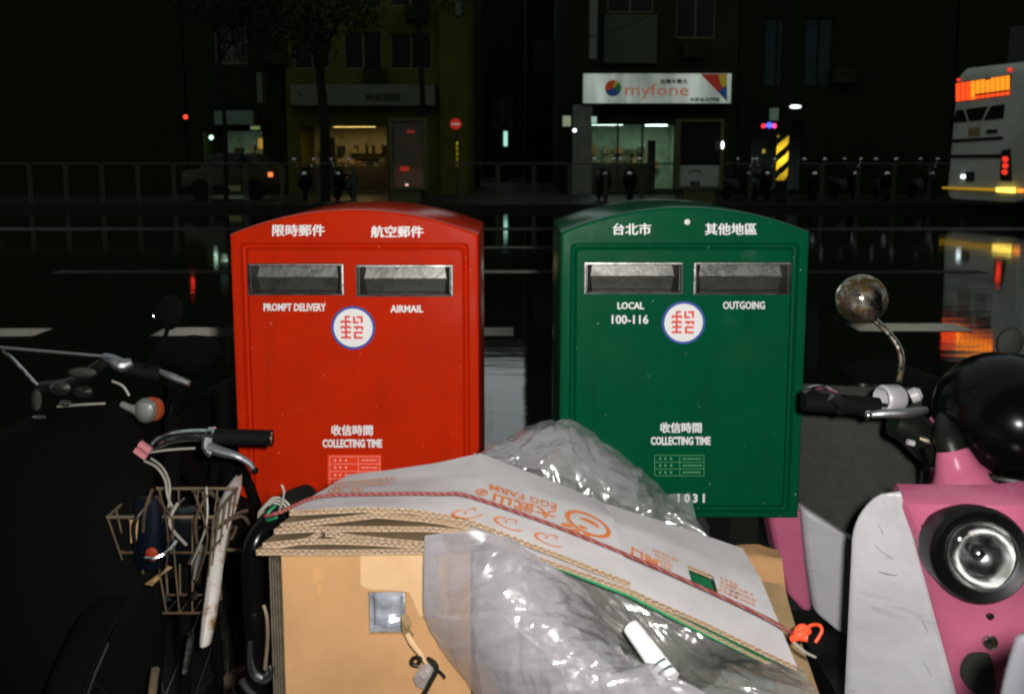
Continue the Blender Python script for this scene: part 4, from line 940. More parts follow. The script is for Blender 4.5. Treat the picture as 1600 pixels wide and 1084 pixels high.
mb = MB(); mb.rings([[Vector((P(1340, 900, 1.95).x + .14 * k * math.cos(t * .4), 2 + y, .5 + .2 * k * math.sin(t * .4))) for t in range(16)] for y, k in ((.5, .5), (.58, .9), (.8, 1), (1.1, .9), (1.2, .4))], True, True); mb.build('rear_body', 'black', s2)

# ================================================================== BICYCLES ON THE LEFT
def bicycle(name, label, ax_x, y_front, heading, tilt, mudguard_m, parts_color, basket=True, bars=True):
    """built with the front axle at local (0, 0, .33), nose to -Y; then turned by heading and leaned by tilt"""
    mx = Matrix.Translation((ax_x, y_front, 0)) @ Matrix.Rotation(heading, 4, 'Z') @ Matrix.Rotation(tilt, 4, 'Y')
    t = thing(name, label, 'bicycle', (ax_x, y_front, 0))
    def B(mb, nm, m, par=t): mb.v = [mx @ q for q in mb.v]; return mb.build(nm, m, par)
    for (yy, nm) in ((0, 'front_wheel'), (1.02, 'rear_wheel')):
        mb = MB(); mb.tube([(0, yy + .31 * math.cos(a), .33 + .31 * math.sin(a)) for a in [2 * math.pi * k / 40 for k in range(41)]], .019, 8, 1, cap=False); wh = B(mb, nm, 'rubber')
        mb = MB(); mb.tube([(0, yy + .285 * math.cos(a), .33 + .285 * math.sin(a)) for a in [2 * math.pi * k / 40 for k in range(41)]], .010, 6, 1, cap=False); B(mb, 'rim', 'steel_dark', wh)
        mb = MB(); mb.lathe([(.015, -.04), (.022, 0), (.015, .04)], (0, yy, .33), (1, 0, 0), 12); B(mb, 'hub', 'rust', wh)
        mb = MB()
        for k in range(20):
            a = 2 * math.pi * k / 20; s = .03 if k % 2 else -.03; mb.tube([(s, yy, .33), (0, yy + .28 * math.cos(a), .33 + .28 * math.sin(a))], .0011, 4, 1)
        o = B(mb, 'spokes', 'steel_dark', wh); o['kind'] = 'stuff'
        rows = []
        for k in range(25):
            a = R((-20 if yy else 30) + 175 * k / 24) if yy == 0 else R(15 + 175 * k / 24)
            rows.append([Vector((.030 * u, yy - (.345 - .012 * u * u) * math.cos(a) * (1 if yy == 0 else -1), .33 + (.345 - .012 * u * u) * math.sin(a))) for u in (-1, -.6, 0, .6, 1)])
        mb = MB(); mb.grid(rows); mg = B(mb, 'mudguard', mudguard_m); md = mg.modifiers.new('thick', 'SOLIDIFY'); md.thickness = .002
    tubes = {'fork_leg': [[(s * .045, 0, .33), (s * .05, .05, .6), (s * .02, .12, .72)] for s in (-1, 1)], 'head_tube': [[(0, .10, .66), (0, .16, .86)]],
             'down_tube': [[(0, .13, .72), (0, .5, .30)]], 'top_tube': [[(0, .15, .80), (0, .40, .55), (0, .62, .50)]], 'seat_tube': [[(0, .5, .30), (0, .66, .78)]],
             'chain_stay': [[(s * .03, .5, .30), (s * .05, 1.02, .33)] for s in (-1, 1)], 'seat_stay': [[(s * .02, .64, .72), (s * .05, 1.02, .33)] for s in (-1, 1)]}
    for nm, ls in tubes.items():
        for l in ls: mb = MB(); mb.tube(l, .010 if 'stay' in nm or 'fork' in nm else .015, 10, 4); B(mb, nm, parts_color)
    mb = MB(); mb.rings([[Vector((w_ * math.cos(a), y, .82 + h_ * math.sin(a) + dz)) for a in [2 * math.pi * k / 14 for k in range(14)]] for y, w_, h_, dz in ((.46, .015, .015, .01), (.55, .03, .025, 0), (.66, .075, .035, 0), (.74, .085, .035, .01), (.78, .05, .02, .012))], True, True); B(mb, 'saddle', 'flat_black')
    mb = MB(); mb.tube([(-.03, .5, .3), (.08, .5, .3)], .012, 8, 1); B(mb, 'crank_axle', 'rust')
    mb = MB(); mb.lathe([(.03, -.002), (.085, -.002), (.09, 0), (.085, .002), (.03, .002)], (.05, .5, .3), (1, 0, 0), 28, cap=False); B(mb, 'chainring', 'rust')
    if bars:
        mb = MB(); mb.tube([(0, .16, .86), (0, .17, .93)], .011, 10, 1); B(mb, 'stem', 'chrome')
        mb = MB(); mb.tube([(-.27, .22, .93), (-.18, .17, .95), (-.07, .12, .95), (0, .12, .93), (.07, .12, .95), (.18, .17, .95), (.27, .22, .93)], .011, 12, 6); B(mb, 'handlebar', 'chrome')
    return t, B, mx
bkA, BA, mxA = bicycle('bicycle', 'old bicycle with wire basket and chrome handlebar left of the red mailbox', P(250, 900, 1.42).x, 1.42, R(-6), R(-3), 'flat_black', 'flat_black', bars=False)
# its handlebar, grip and brake seen against the red box
Yh = 1.45
MB().tube([P(170, 745, Yh + .06), P(215, 722, Yh + .03), P(248, 693, Yh + .0), P(280, 682, Yh), P(330, 680, Yh), P(425, 684, Yh + .01)], .0112, 14, 6).build('handlebar', 'chrome', bkA)
MB().tube([P(170, 745, Yh + .06), P(170, 790, Yh + .08), P(190, 860, Yh + .09)], .011, 10, 3).build('stem', 'rust', bkA)
gr = MB(); gr.tube([P(338, 682, Yh), P(345, 682, Yh), P(418, 684, Yh + .01), P(425, 684, Yh + .01)], [.0145, .0132, .0132, .0142], 16, 1); gr.build('grip', 'rubber', bkA)
mb = MB(); mb.lathe([(.0125, -.006), (.0155, -.003), (.0155, .005), (.0125, .008)], P(330, 681, Yh), (1, 0, 0), 18, cap=False); lv = mb.build('lever_clamp', 'chrome', bkA)
MB().tube([P(326, 698, Yh - .015), P(345, 705, Yh - .02), P(370, 712, Yh - .025), P(388, 722, Yh - .022), P(396, 732, Yh - .02)], [.010, .0085, .006, .005, .0045], 10, 5).build('brake_lever', 'alu', bkA)
mb = MB(); mb.ell(P(398, 735, Yh - .02), .0062, .0062, .0062, 12, 8); mb.build('lever_tip', 'rubber', bkA)
MB().tube([P(326, 684, Yh - .01), P(324, 698, Yh - .015), P(332, 708, Yh - .018)], .009, 10, 4).build('lever_pivot', 'alu', bkA)
MB().tube([P(305, 700, Yh - .01), P(270, 702, Yh - .01), P(238, 706, Yh - .01), P(215, 712, Yh + .01)], .0021, 8, 4).build('brake_cable', 'cable', bkA)
MB().tube([P(226, 720, Yh - .03), P(245, 730, Yh - .04), P(258, 750, Yh - .05), P(262, 775, Yh - .06), P(271, 800, Yh - .06), P(268, 840, Yh - .05), P(255, 870, Yh - .04)], .0022, 8, 5).build('brake_cable', 'cable', bkA)
MB().tube([P(236, 716, Yh - .03), P(252, 728, Yh - .04), P(263, 748, Yh - .05), P(265, 772, Yh - .06), P(258, 810, Yh - .06), P(225, 845, Yh - .05), P(205, 862, Yh - .04)], .0019, 8, 5).build('gear_cable', 'cable', bkA)
for (x, y) in ((227, 698), (220, 708)):
    M.setdefault('pink_tape', mat('pink_tape', (.55, .20, .22), .4))
    mb = MB(); d = Vector((.8, 0, -.6)); c = P(x, y, Yh - .04); mb.box((-.011, -.004, -.004), (.011, .004, .004), mx=Matrix.Translation(c) @ Matrix.Rotation(R(38), 4, 'Y')); mb.build('reflective_tape', 'pink_tape', bkA, smooth=False)
# basket
YB0, YB1 = 1.33, 1.45
bt = V((218, 763, YB1), (330, 763, YB1)); tz = bt[0].z
x0, x1 = bt[0].x, P(332, 764, YB0).x; bz = tz - .17
def loop(z, k, nm, r, m='wire'):
    xa, xb_ = x0 + k, x1 - k; ya, yb = YB0 + k, YB1 - k
    MB().tube([(xa, ya, z), (xb_, ya, z), (xb_, yb, z), (xa, yb, z), (xa, ya, z)], r, 8, 1).build(nm, m, bkA)
loop(tz, 0, 'basket_rim', .0028); loop(tz - .062, .012, 'basket_hoop', .002, 'rust'); loop(bz, .03, 'basket_hoop', .0022, 'rust')
for i in range(6):
    x = x0 + (x1 - x0) * i / 5; xx = x0 + .03 + (x1 - x0 - .06) * i / 5
    MB().tube([(x, YB0, tz), (xx, YB0 + .03, bz), (xx, YB1 - .03, bz), (x, YB1, tz)], .0015, 6, 1).build('basket_wire', 'wire', bkA)
for i in range(1, 4):
    y = YB0 + (YB1 - YB0) * i / 4
    for x, xx in ((x0, x0 + .03), (x1, x1 - .03)): MB().tube([(x, y, tz), (xx, y, bz)], .0015, 6, 1).build('basket_wire', 'wire', bkA)
# litter in the basket
film_pts = [[P(x, y, Yq) for x in (205, 240, 275, 310)] for y, Yq in ((790, 1.42), (800, 1.37), (835, 1.36), (880, 1.39))]
tag(film('bin_bag', film_pts, 40, 40, mat('black_bin_film', (.004, .005, .006), .22), None, 40, 5, .5, 1.2, .003, .012, soft=.008), 'crumpled black plastic bag stuffed into the bicycle basket', 'plastic bag')
rc = random.Random(4)
for i in range(11):
    xa_, ya_ = rc.uniform(205, 345), rc.uniform(760, 800); xb2, yb2 = xa_ + rc.uniform(-50, 40), ya_ + rc.uniform(50, 150); Yq = rc.uniform(1.27, 1.36)
    MB().tube([P(xa_, ya_, Yq), P((xa_ + xb2) / 2 + rc.uniform(-22, 22), (ya_ + yb2) / 2, Yq - .02), P(xb2, yb2, Yq)], rc.uniform(.0012, .0026), 6, 5).build('loose_cable', rc.choice(['rust', 'wire', 'black', 'cable', 'rust']), bkA)
mb = MB(); mb.rings([[P(232 + 24 * k * math.cos(a), 830 + dy, 1.34 + .03 * k * math.sin(a)) for a in [2 * math.pi * q / 14 for q in range(14)]] for k, dy in ((.7, 60), (1, 40), (1, -30), (.8, -50), (.4, -56))], True, True)
tag(mb.build('bottle', 'blue_thing'), 'dark blue plastic bottle in the bicycle basket', 'bottle')
mb = MB(); mb.rings([[P(237 + 11 * k * math.cos(a), 866 + 12 * k * math.sin(a), 1.27 + y) for a in [2 * math.pi * q / 14 for q in range(14)]] for k, y in ((.4, -.012), (.9, -.008), (1, 0), (.95, .01))], True, True)
rf = mb.build('reflector', mat('red_reflector', (.26, .03, .008), .4), bkA)
MB().tube([P(226, 872, 1.25), P(240, 872, 1.25), P(262, 862, 1.26), P(275, 846, 1.28)], .003, 8, 4).build('reflector_bracket', 'chrome', bkA)
tag(scrap('paper_cup', [(203, 812), (216, 810), (214, 845), (204, 848)], 'kraft_pale', None, 1.31, 3), 'small tan paper cup squashed in the bicycle basket', 'cup')
for (pts, m, lab) in (([(225, 913), (246, 898), (250, 903), (238, 914)], 'kraft', 'curled yellow leaf under the bicycle basket'), ([(238, 908), (262, 884), (270, 886), (252, 900)], 'kraft_dark', 'dry brown leaf under the bicycle basket')):
    tag(scrap('leaf', pts, m, None, 1.24, 9), lab, 'leaf')
# second bicycle: only its white rusting mudguard stands out
bkB, BB, mxB = bicycle('bicycle', 'rusty bicycle with white mudguard beside the cart handle', P(348, 800, 1.55).x, 1.64, R(26), R(0), 'flat_black', 'flat_black', bars=False)
mb = MB()
arc = V((371, 744, 1.57), (362, 765, 1.52), (352, 795, 1.46), (342, 830, 1.41), (335, 870, 1.37), (329, 920, 1.33), (322, 970, 1.30), (316, 1012, 1.28))
wd = [.004, .0135, .016, .013, .0125, .0125, .012, .009]
arc, wd = spline(arc, wd, 5); rows = []
for p, w_ in zip(arc, wd): rows.append([p + Vector((w_ * u, .012 * u * u, 0)) for u in (-1, -.5, 0, .5, 1)])
mb.grid(rows); o = mb.build('front_mudguard_blade', 'white_rust', bkB); md = o.modifiers.new('thick', 'SOLIDIFY'); md.thickness = .002
MB().tube([P(302, 925, 1.3), P(304, 935, 1.3)], .0055, 10, 1).build('bolt', 'chrome', bkB)
MB().tube([P(299, 990, 1.27), P(293, 1025, 1.26), P(288, 1052, 1.25)], .0058, 10, 3).build('stay', 'chrome', bkB)
MB().tube([P(316, 850, 1.36), P(308, 880, 1.35), P(305, 905, 1.34)], .006, 10, 3).build('fork_fitting', 'steel_dark', bkB)
MB().tube([P(243, 1045, 1.2), P(240, 1065, 1.2), P(236, 1100, 1.2)], .006, 10, 3).build('stand_leg', 'wire', bkB)
MB().tube([P(300, 766, 1.5), P(330, 770, 1.5), P(352, 800, 1.48), P(336, 838, 1.44)], .004, 8, 4).build('carrier_wire', 'rust', bkB)
for i in range(9):
    a = P(random.uniform(290, 360), random.uniform(800, 860), random.uniform(1.4, 1.5)); b_ = a + Vector((random.uniform(-.05, .05), random.uniform(-.04, .04), random.uniform(-.09, .03)))
    MB().tube([a, a.lerp(b_, .5) + Vector((.01, 0, .012)), b_], .003, 6, 3).build('rusty_wire', random.choice(['rust', 'rust', 'wire']), bkB)

# ================================================================== BLACK SCOOTER AT THE LEFT EDGE
bs = thing('scooter', 'black scooter with round indicator at the left edge, almost lost in the dark', 'scooter', (P(60, 900, 1.4).x, 1.5, 0))
bxc = P(60, 900, 1.35).x
g = []
for j, (z, w_, y, d) in enumerate(((.90, .05, 1.50, .06), (.86, .12, 1.44, .10), (.78, .16, 1.38, .13), (.68, .185, 1.34, .15), (.55, .19, 1.31, .16), (.42, .175, 1.30, .15), (.30, .13, 1.32, .1))):
    g.append([Vector((bxc + w_ * math.sin(a), y - d * math.cos(a) * .5 + .04, z)) for a in [R(-110 + 220 * i / 20) for i in range(21)]])
MB().grid(g).build('front_fairing', 'flat_black', bs, angle=60)
MB().lathe([(.13, -.05), (.2, -.055), (.225, -.03), (.23, 0), (.225, .03), (.2, .055), (.13, .05)], (bxc, 1.26, .23), (1, 0, 0), 30, cap=False).build('front_tyre', 'rubber', bs)
MB().lathe([(.02, -.05), (.13, -.04), (.13, .04), (.02, .05)], (bxc, 1.26, .23), (1, 0, 0), 24).build('front_rim', 'black', bs)
MB().rings([[Vector((bxc + .15 * k * math.cos(t * .4), 1.6 + y, .5 + .24 * k * math.sin(t * .4))) for t in range(16)] for y, k in ((.3, .5), (.4, .9), (.7, 1), (1.0, .9), (1.2, .4))], True, True).build('rear_body', 'flat_black', bs)
MB().box((bxc - .15, 1.4, .24), (bxc + .15, 2.0, .3)).build('floorboard', 'black', bs, smooth=False)
YS = 1.5
MB().tube([P(165, 560, YS), P(200, 575, YS + .01), P(250, 585, YS + .02)], .013, 12, 3).build('grip', 'rubber', bs)
MB().tube([P(60, 605, YS + .05), P(110, 598, YS + .03), P(150, 575, YS), P(170, 562, YS)], .010, 10, 5).build('handlebar', 'black', bs)
MB().tube([P(250, 580, YS - .01), P(268, 588, YS - .015), P(296, 599, YS - .02)], [.004, .0065, .005], 8, 4).build('lever_tip', 'alu', bs)
MB().tube([P(-20, 541, YS), P(60, 548, YS), P(120, 553, YS), P(165, 557, YS)], .0026, 8, 4).build('mirror_rod', 'alu', bs)
MB().tube([P(4, 548, YS), P(25, 566, YS), P(58, 602, YS)], .0033, 8, 3).build('mirror_stalk', 'chrome', bs)
MB().tube([P(162, 556, YS - .02), P(175, 562, YS - .025), P(190, 570, YS - .025), P(206, 566, YS - .02)], [.005, .009, .012, .007], 10, 4).build('brake_bracket', 'alu', bs)
for (x, y, rx, ry, m, nm) in ((130, 582, 25, 9, 'grey_panel', 'gauge_cover'), (95, 606, 18, 11, 'steel_dark', 'switch_cluster'), (130, 612, 16, 9, 'steel_dark', 'master_cylinder'), (58, 625, 9, 19, 'grey_panel', 'indicator_cup'), (62, 652, 12, 4, 'alu', 'bracket'), (102, 630, 10, 6, 'alu', 'bracket')):
    mb = MB(); mb.rings([[P(x + rx * k * math.cos(a), y + ry * k * math.sin(a), YS + dy) for a in [2 * math.pi * q / 18 for q in range(18)]] for k, dy in ((.25, -.022), (.8, -.016), (1, 0), (.9, .02))], True, True); mb.build(nm, m, bs)
mb = MB(); mb.rings([[P(228 + 19 * k * math.cos(a), 641 + 20 * k * math.sin(a), 1.46 + dy) for a in [2 * math.pi * q / 22 for q in range(22)]] for k, dy in ((.2, -.026), (.6, -.022), (.9, -.010), (1, .002), (1, .006))], True, True); ind = mb.build('indicator', 'lens_white', bs)
mb = MB(); mb.rings([[P(238 + dx + 16 * k * math.cos(a), 639 + 19 * k * math.sin(a), 1.463 + dy) for a in [2 * math.pi * q / 22 for q in range(22)]] for k, dy, dx in ((1, .004, -2), (1, .012, 3), (.7, .02, 7), (.2, .024, 8))], True, True); mb.build('amber_lens', 'amber', ind)
MB().tube([P(190, 631, 1.47), P(203, 637, 1.465), P(216, 641, 1.46)], [.005, .006, .009], 8, 3).build('indicator_stalk', 'lens_white', bs)
MB().tube([P(175, 595, YS), P(192, 603, YS), P(202, 618, YS)], .0022, 6, 4).build('cable', 'cable', bs)
MB().tube([P(90, 635, YS), P(125, 632, YS - .01), P(165, 630, YS)], .0022, 6, 4).build('cable', 'cable', bs)
# its round black mirror against the white dash
mb = MB(); mb.lathe([(.0005, .018), (.018, .016), (.028, .006), (.030, 0), (.028, -.004), (.0005, -.005)], P(266, 488, 1.5), (-.5, -.8, .2), 26, cap=False); mb.build('mirror', 'flat_black', bs)
MB().tube([P(239, 488, 1.485), P(240, 494, 1.484), P(243, 500, 1.485)], [.0008, .002, .0008], 8, 3).build('mirror_glint', 'chrome', bs)  # chrome sliver added for the glint at the mirror's left rim
MB().tube([P(262, 512, 1.51), P(252, 540, 1.51), P(225, 575, 1.51)], .004, 8, 4).build('mirror_stem', 'flat_black', bs)

# ================================================================== ACROSS THE STREET
FYB = 32.0
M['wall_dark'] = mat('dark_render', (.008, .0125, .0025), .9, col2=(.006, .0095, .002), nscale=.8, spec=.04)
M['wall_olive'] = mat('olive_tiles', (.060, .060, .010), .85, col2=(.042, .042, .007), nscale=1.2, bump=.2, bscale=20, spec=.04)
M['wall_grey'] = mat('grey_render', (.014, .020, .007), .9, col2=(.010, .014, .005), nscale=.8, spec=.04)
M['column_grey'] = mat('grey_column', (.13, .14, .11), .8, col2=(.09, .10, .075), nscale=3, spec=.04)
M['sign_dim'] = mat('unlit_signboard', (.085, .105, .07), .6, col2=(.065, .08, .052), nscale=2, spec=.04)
M['sign_ink'] = mat('dark_sign_ink', (.03, .035, .03), .6, spec=.04)
M['pane'] = mat('dark_pane', (.006, .007, .006), .25, spec=.2)
M['pane_blue'] = mat('frosted_pane', (.016, .030, .030), .6, col2=(.011, .021, .021), nscale=3, spec=.08)
M['frame_alu'] = mat('window_frame', (.10, .10, .055), .5, spec=.04)
M['rail'] = mat('galvanised_rail', (.05, .052, .038), .5, spec=.04)
M['shop_wall'] = mat('shop_wall', (.45, .42, .32), .8, col2=(.30, .28, .2), nscale=1.5)
M['shop_wall_green'] = mat('shop_wall_green', (.35, .45, .36), .8, col2=(.20, .26, .2), nscale=1.5)
M['shop_dark'] = mat('shop_fittings', (.035, .03, .022), .7, spec=.04)
M['goods'] = mat('shelf_goods', (.30, .22, .10), .6, col2=(.05, .10, .06), nscale=9)
M['tube_white'] = mat('fluorescent_tube', (.8, .8, .8), .5, emit=(.75, 1, .9), estr=9)
M['tube_warm'] = mat('warm_tube', (.8, .8, .8), .5, emit=(1, .72, .22), estr=5)
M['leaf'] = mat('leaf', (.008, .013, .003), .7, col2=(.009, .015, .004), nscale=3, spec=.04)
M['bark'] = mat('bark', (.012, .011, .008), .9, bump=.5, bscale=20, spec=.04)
def lightbox():
    m, t, b = new_mat('lit_sign_face'); L = t.links
    tc = t.nodes.new('ShaderNodeTexCoord'); mp = t.nodes.new('ShaderNodeMapping'); mp.inputs['Scale'].default_value = (1.15, .2, .25); L.new(tc.outputs['Object'], mp.inputs[0])
    n = t.nodes.new('ShaderNodeTexNoise'); n.inputs['Scale'].default_value = 1.1; n.inputs['Detail'].default_value = 3; L.new(mp.outputs[0], n.inputs['Vector'])
    cr = t.nodes.new('ShaderNodeValToRGB'); cr.color_ramp.elements[0].position = .34; cr.color_ramp.elements[0].color = (.07, .09, .07, 1); cr.color_ramp.elements[1].position = .66; cr.color_ramp.elements[1].color = (.30, .35, .30, 1)
    L.new(n.outputs['Fac'], cr.inputs[0]); L.new(cr.outputs[0], b.inputs['Emission Color']); b.inputs['Emission Strength'].default_value = 1
    b.inputs['Base Color'].default_value = (.3, .3, .3, 1)
    return m
M['lightbox'] = lightbox()
def glow(name, col, k): return mat(name, tuple(min(.8, c) for c in col), .5, emit=col, estr=k)
def rect_px(x0, x1, y0, y1, Y):
    a, b_ = P(x0, y1, Y), P(x1, y0, Y); k = Y / F
    return (x0 - CX) * k, (x1 - CX) * k, a.z, b_.z
def px_x(px, Y): return (px - CX) / F * Y      # near enough at the horizon's height
def building(name, label, px0, px1, wall, holes, top=15, depth=9, Y=FYB):
    x0, x1 = px_x(px0, Y), px_x(px1, Y)
    t = thing(name, label, 'building', ((x0 + x1) / 2, Y + depth / 2, 0))
    H_ = [rect_px(*h, Y) for h in holes]
    xs = sorted({x0, x1} | {v for h in H_ for v in h[:2]}); zs = sorted({.02, top} | {max(.02, v) for h in H_ for v in h[2:]})
    mb = MB(); T = .25
    inside = lambda x, z: any(h[0] < x < h[1] and h[2] < z < h[3] for h in H_)
    nx, nz = len(xs) - 1, len(zs) - 1
    solid = [[not inside((xs[i] + xs[i + 1]) / 2, (zs[j] + zs[j + 1]) / 2) for j in range(nz)] for i in range(nx)]
    for i in range(nx):
        for j in range(nz):
            if not solid[i][j]: continue
            a, b_, c, d = (xs[i], zs[j]), (xs[i + 1], zs[j]), (xs[i + 1], zs[j + 1]), (xs[i], zs[j + 1])
            mb.add([(x, Y, z) for x, z in (a, b_, c, d)], [(0, 1, 2, 3)]); mb.add([(x, Y + T, z) for x, z in (a, b_, c, d)], [(3, 2, 1, 0)])
            for (e, f, ii, jj) in ((a, b_, i, j - 1), (b_, c, i + 1, j), (c, d, i, j + 1), (d, a, i - 1, j)):
                if not (0 <= ii < nx and 0 <= jj < nz) or not solid[ii][jj]:
                    mb.add([(e[0], Y, e[1]), (f[0], Y, f[1]), (f[0], Y + T, f[1]), (e[0], Y + T, e[1])], [(0, 1, 2, 3)])
    mb.build('front_wall', wall, t, smooth=False)
    for x in (x0, x1 - .2): MB().box((x, Y + T + .002, .02), (x + .2, Y + depth, top)).build('side_wall', wall, t, smooth=False)
    MB().box((x0 + .2, Y + depth - .2, .02), (x1 - .2, Y + depth, top)).build('back_wall', wall, t, smooth=False)
    MB().box((x0 - .1, Y - .1, top + .002), (x1 + .1, Y + depth, top + .3)).build('roof', wall, t, smooth=False)
    return t, H_
def window(t, h, n=2, pane='pane', frame='frame_alu', Y=FYB):
    x0, x1, z0, z1 = h; y = Y + .10; f = MB(); w_ = .045
    for (a, b_) in (((x0, z0), (x1, z0 + w_)), ((x0, z1 - w_), (x1, z1))): f.box((a[0], y - .03, a[1]), (b_[0], y + .03, b_[1]))
    for i in range(n + 1):
        x = x0 + (x1 - x0 - w_) * i / n; f.box((x, y - .029, z0 + w_), (x + w_, y + .029, z1 - w_))
    fo = f.build('window_frame', frame, t, smooth=False)
    for i in range(n):
        xa = x0 + (x1 - x0) * i / n + w_ * .6; xb_ = x0 + (x1 - x0) * (i + 1) / n - w_ * .4
        MB().box((xa, y - .006, z0 + w_ * .5), (xb_, y + .006, z1 - w_ * .5)).build('pane', pane, fo, smooth=False)
def room(t, h, wall, D=3.2, Y=FYB):
    x0, x1, z0, z1 = h; z0 = max(z0, .03); y0 = Y + .26; y1 = y0 + D; x0 -= .4; x1 += .4; z1 += .5
    MB().box((x0, y1, z0), (x1, y1 + .1, z1)).build('shop_back_wall', wall, t, smooth=False)
    MB().box((x0 - .1, y0, z0), (x0, y1, z1)).build('shop_side_wall', wall, t, smooth=False)
    MB().box((x1, y0, z0), (x1 + .1, y1, z1)).build('shop_side_wall', wall, t, smooth=False)
    MB().box((x0, y0, z1), (x1, y1, z1 + .1)).build('shop_ceiling', wall, t, smooth=False)
    MB().box((x0, y0, .021), (x1, y1, .03)).build('shop_floor', 'shop_dark', t, smooth=False)
    return x0, x1, y0, y1, z0, z1
def shop_lamp(t, x, y, z, L_, m, energy, col):
    o = MB().tube([(x - L_ / 2, y, z), (x + L_ / 2, y, z)], .03, 8, 1).build('ceiling_tube', m, t)
    ld = bpy.data.lights.new('tube_light', 'AREA'); ld.shape = 'RECTANGLE'; ld.size = L_; ld.size_y = .12; ld.energy = energy; ld.color = col
    lo = bpy.data.objects.new('tube_light', ld); C.objects.link(lo); lo.parent = t; lo.location = Vector((x, y, z - .05)) - t.location
# ---- buildings
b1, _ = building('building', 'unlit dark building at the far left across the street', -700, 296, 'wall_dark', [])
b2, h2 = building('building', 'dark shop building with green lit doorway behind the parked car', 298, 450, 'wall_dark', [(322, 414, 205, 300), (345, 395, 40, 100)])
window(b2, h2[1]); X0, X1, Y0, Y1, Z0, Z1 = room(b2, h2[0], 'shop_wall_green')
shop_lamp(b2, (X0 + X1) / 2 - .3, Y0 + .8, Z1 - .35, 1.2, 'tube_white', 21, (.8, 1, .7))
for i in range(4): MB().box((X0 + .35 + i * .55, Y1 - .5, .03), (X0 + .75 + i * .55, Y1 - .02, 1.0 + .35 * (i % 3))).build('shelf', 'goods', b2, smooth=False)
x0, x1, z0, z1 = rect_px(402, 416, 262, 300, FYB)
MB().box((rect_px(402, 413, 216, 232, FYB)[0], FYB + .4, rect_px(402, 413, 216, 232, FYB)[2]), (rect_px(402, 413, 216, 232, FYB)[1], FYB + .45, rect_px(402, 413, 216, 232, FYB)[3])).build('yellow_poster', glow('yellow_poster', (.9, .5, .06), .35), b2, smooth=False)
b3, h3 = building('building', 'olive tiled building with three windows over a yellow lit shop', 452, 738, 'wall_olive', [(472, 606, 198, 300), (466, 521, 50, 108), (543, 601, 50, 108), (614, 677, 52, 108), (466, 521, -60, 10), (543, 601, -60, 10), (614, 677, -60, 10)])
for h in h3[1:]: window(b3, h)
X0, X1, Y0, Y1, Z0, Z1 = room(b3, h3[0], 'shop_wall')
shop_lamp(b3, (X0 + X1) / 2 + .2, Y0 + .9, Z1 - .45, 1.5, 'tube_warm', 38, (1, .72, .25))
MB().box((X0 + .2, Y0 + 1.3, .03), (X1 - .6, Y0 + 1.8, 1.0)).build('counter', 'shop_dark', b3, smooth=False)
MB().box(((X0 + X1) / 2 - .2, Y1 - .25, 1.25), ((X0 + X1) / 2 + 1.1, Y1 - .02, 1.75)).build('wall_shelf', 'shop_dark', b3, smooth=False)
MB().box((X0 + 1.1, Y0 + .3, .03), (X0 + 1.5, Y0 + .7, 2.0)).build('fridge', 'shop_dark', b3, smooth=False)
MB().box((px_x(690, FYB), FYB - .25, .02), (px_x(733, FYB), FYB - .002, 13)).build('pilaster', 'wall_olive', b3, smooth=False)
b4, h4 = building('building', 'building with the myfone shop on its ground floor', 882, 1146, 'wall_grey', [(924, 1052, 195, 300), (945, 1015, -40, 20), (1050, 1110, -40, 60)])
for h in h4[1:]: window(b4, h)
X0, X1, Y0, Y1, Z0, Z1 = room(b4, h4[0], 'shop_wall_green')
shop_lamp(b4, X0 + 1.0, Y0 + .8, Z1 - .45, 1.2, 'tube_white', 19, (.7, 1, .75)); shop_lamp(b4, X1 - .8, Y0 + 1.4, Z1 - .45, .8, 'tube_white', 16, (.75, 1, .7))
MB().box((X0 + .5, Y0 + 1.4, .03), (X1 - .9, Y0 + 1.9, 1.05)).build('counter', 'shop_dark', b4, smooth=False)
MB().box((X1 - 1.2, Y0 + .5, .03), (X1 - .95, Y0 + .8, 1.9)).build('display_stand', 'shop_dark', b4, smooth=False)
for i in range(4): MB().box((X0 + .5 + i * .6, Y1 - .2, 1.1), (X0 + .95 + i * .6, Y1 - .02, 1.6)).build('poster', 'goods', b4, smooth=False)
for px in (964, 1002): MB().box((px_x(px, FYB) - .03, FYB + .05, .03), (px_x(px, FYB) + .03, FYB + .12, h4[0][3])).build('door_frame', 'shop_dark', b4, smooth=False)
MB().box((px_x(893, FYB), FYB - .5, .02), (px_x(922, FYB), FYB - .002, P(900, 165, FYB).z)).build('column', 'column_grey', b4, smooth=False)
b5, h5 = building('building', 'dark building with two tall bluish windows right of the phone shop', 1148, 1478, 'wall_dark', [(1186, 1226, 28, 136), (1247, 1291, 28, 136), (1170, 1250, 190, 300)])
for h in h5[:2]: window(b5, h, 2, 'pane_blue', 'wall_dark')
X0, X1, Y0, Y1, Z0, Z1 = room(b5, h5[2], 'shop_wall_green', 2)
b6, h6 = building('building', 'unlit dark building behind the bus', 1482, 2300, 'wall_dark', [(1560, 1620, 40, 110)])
window(b6, h6[0])
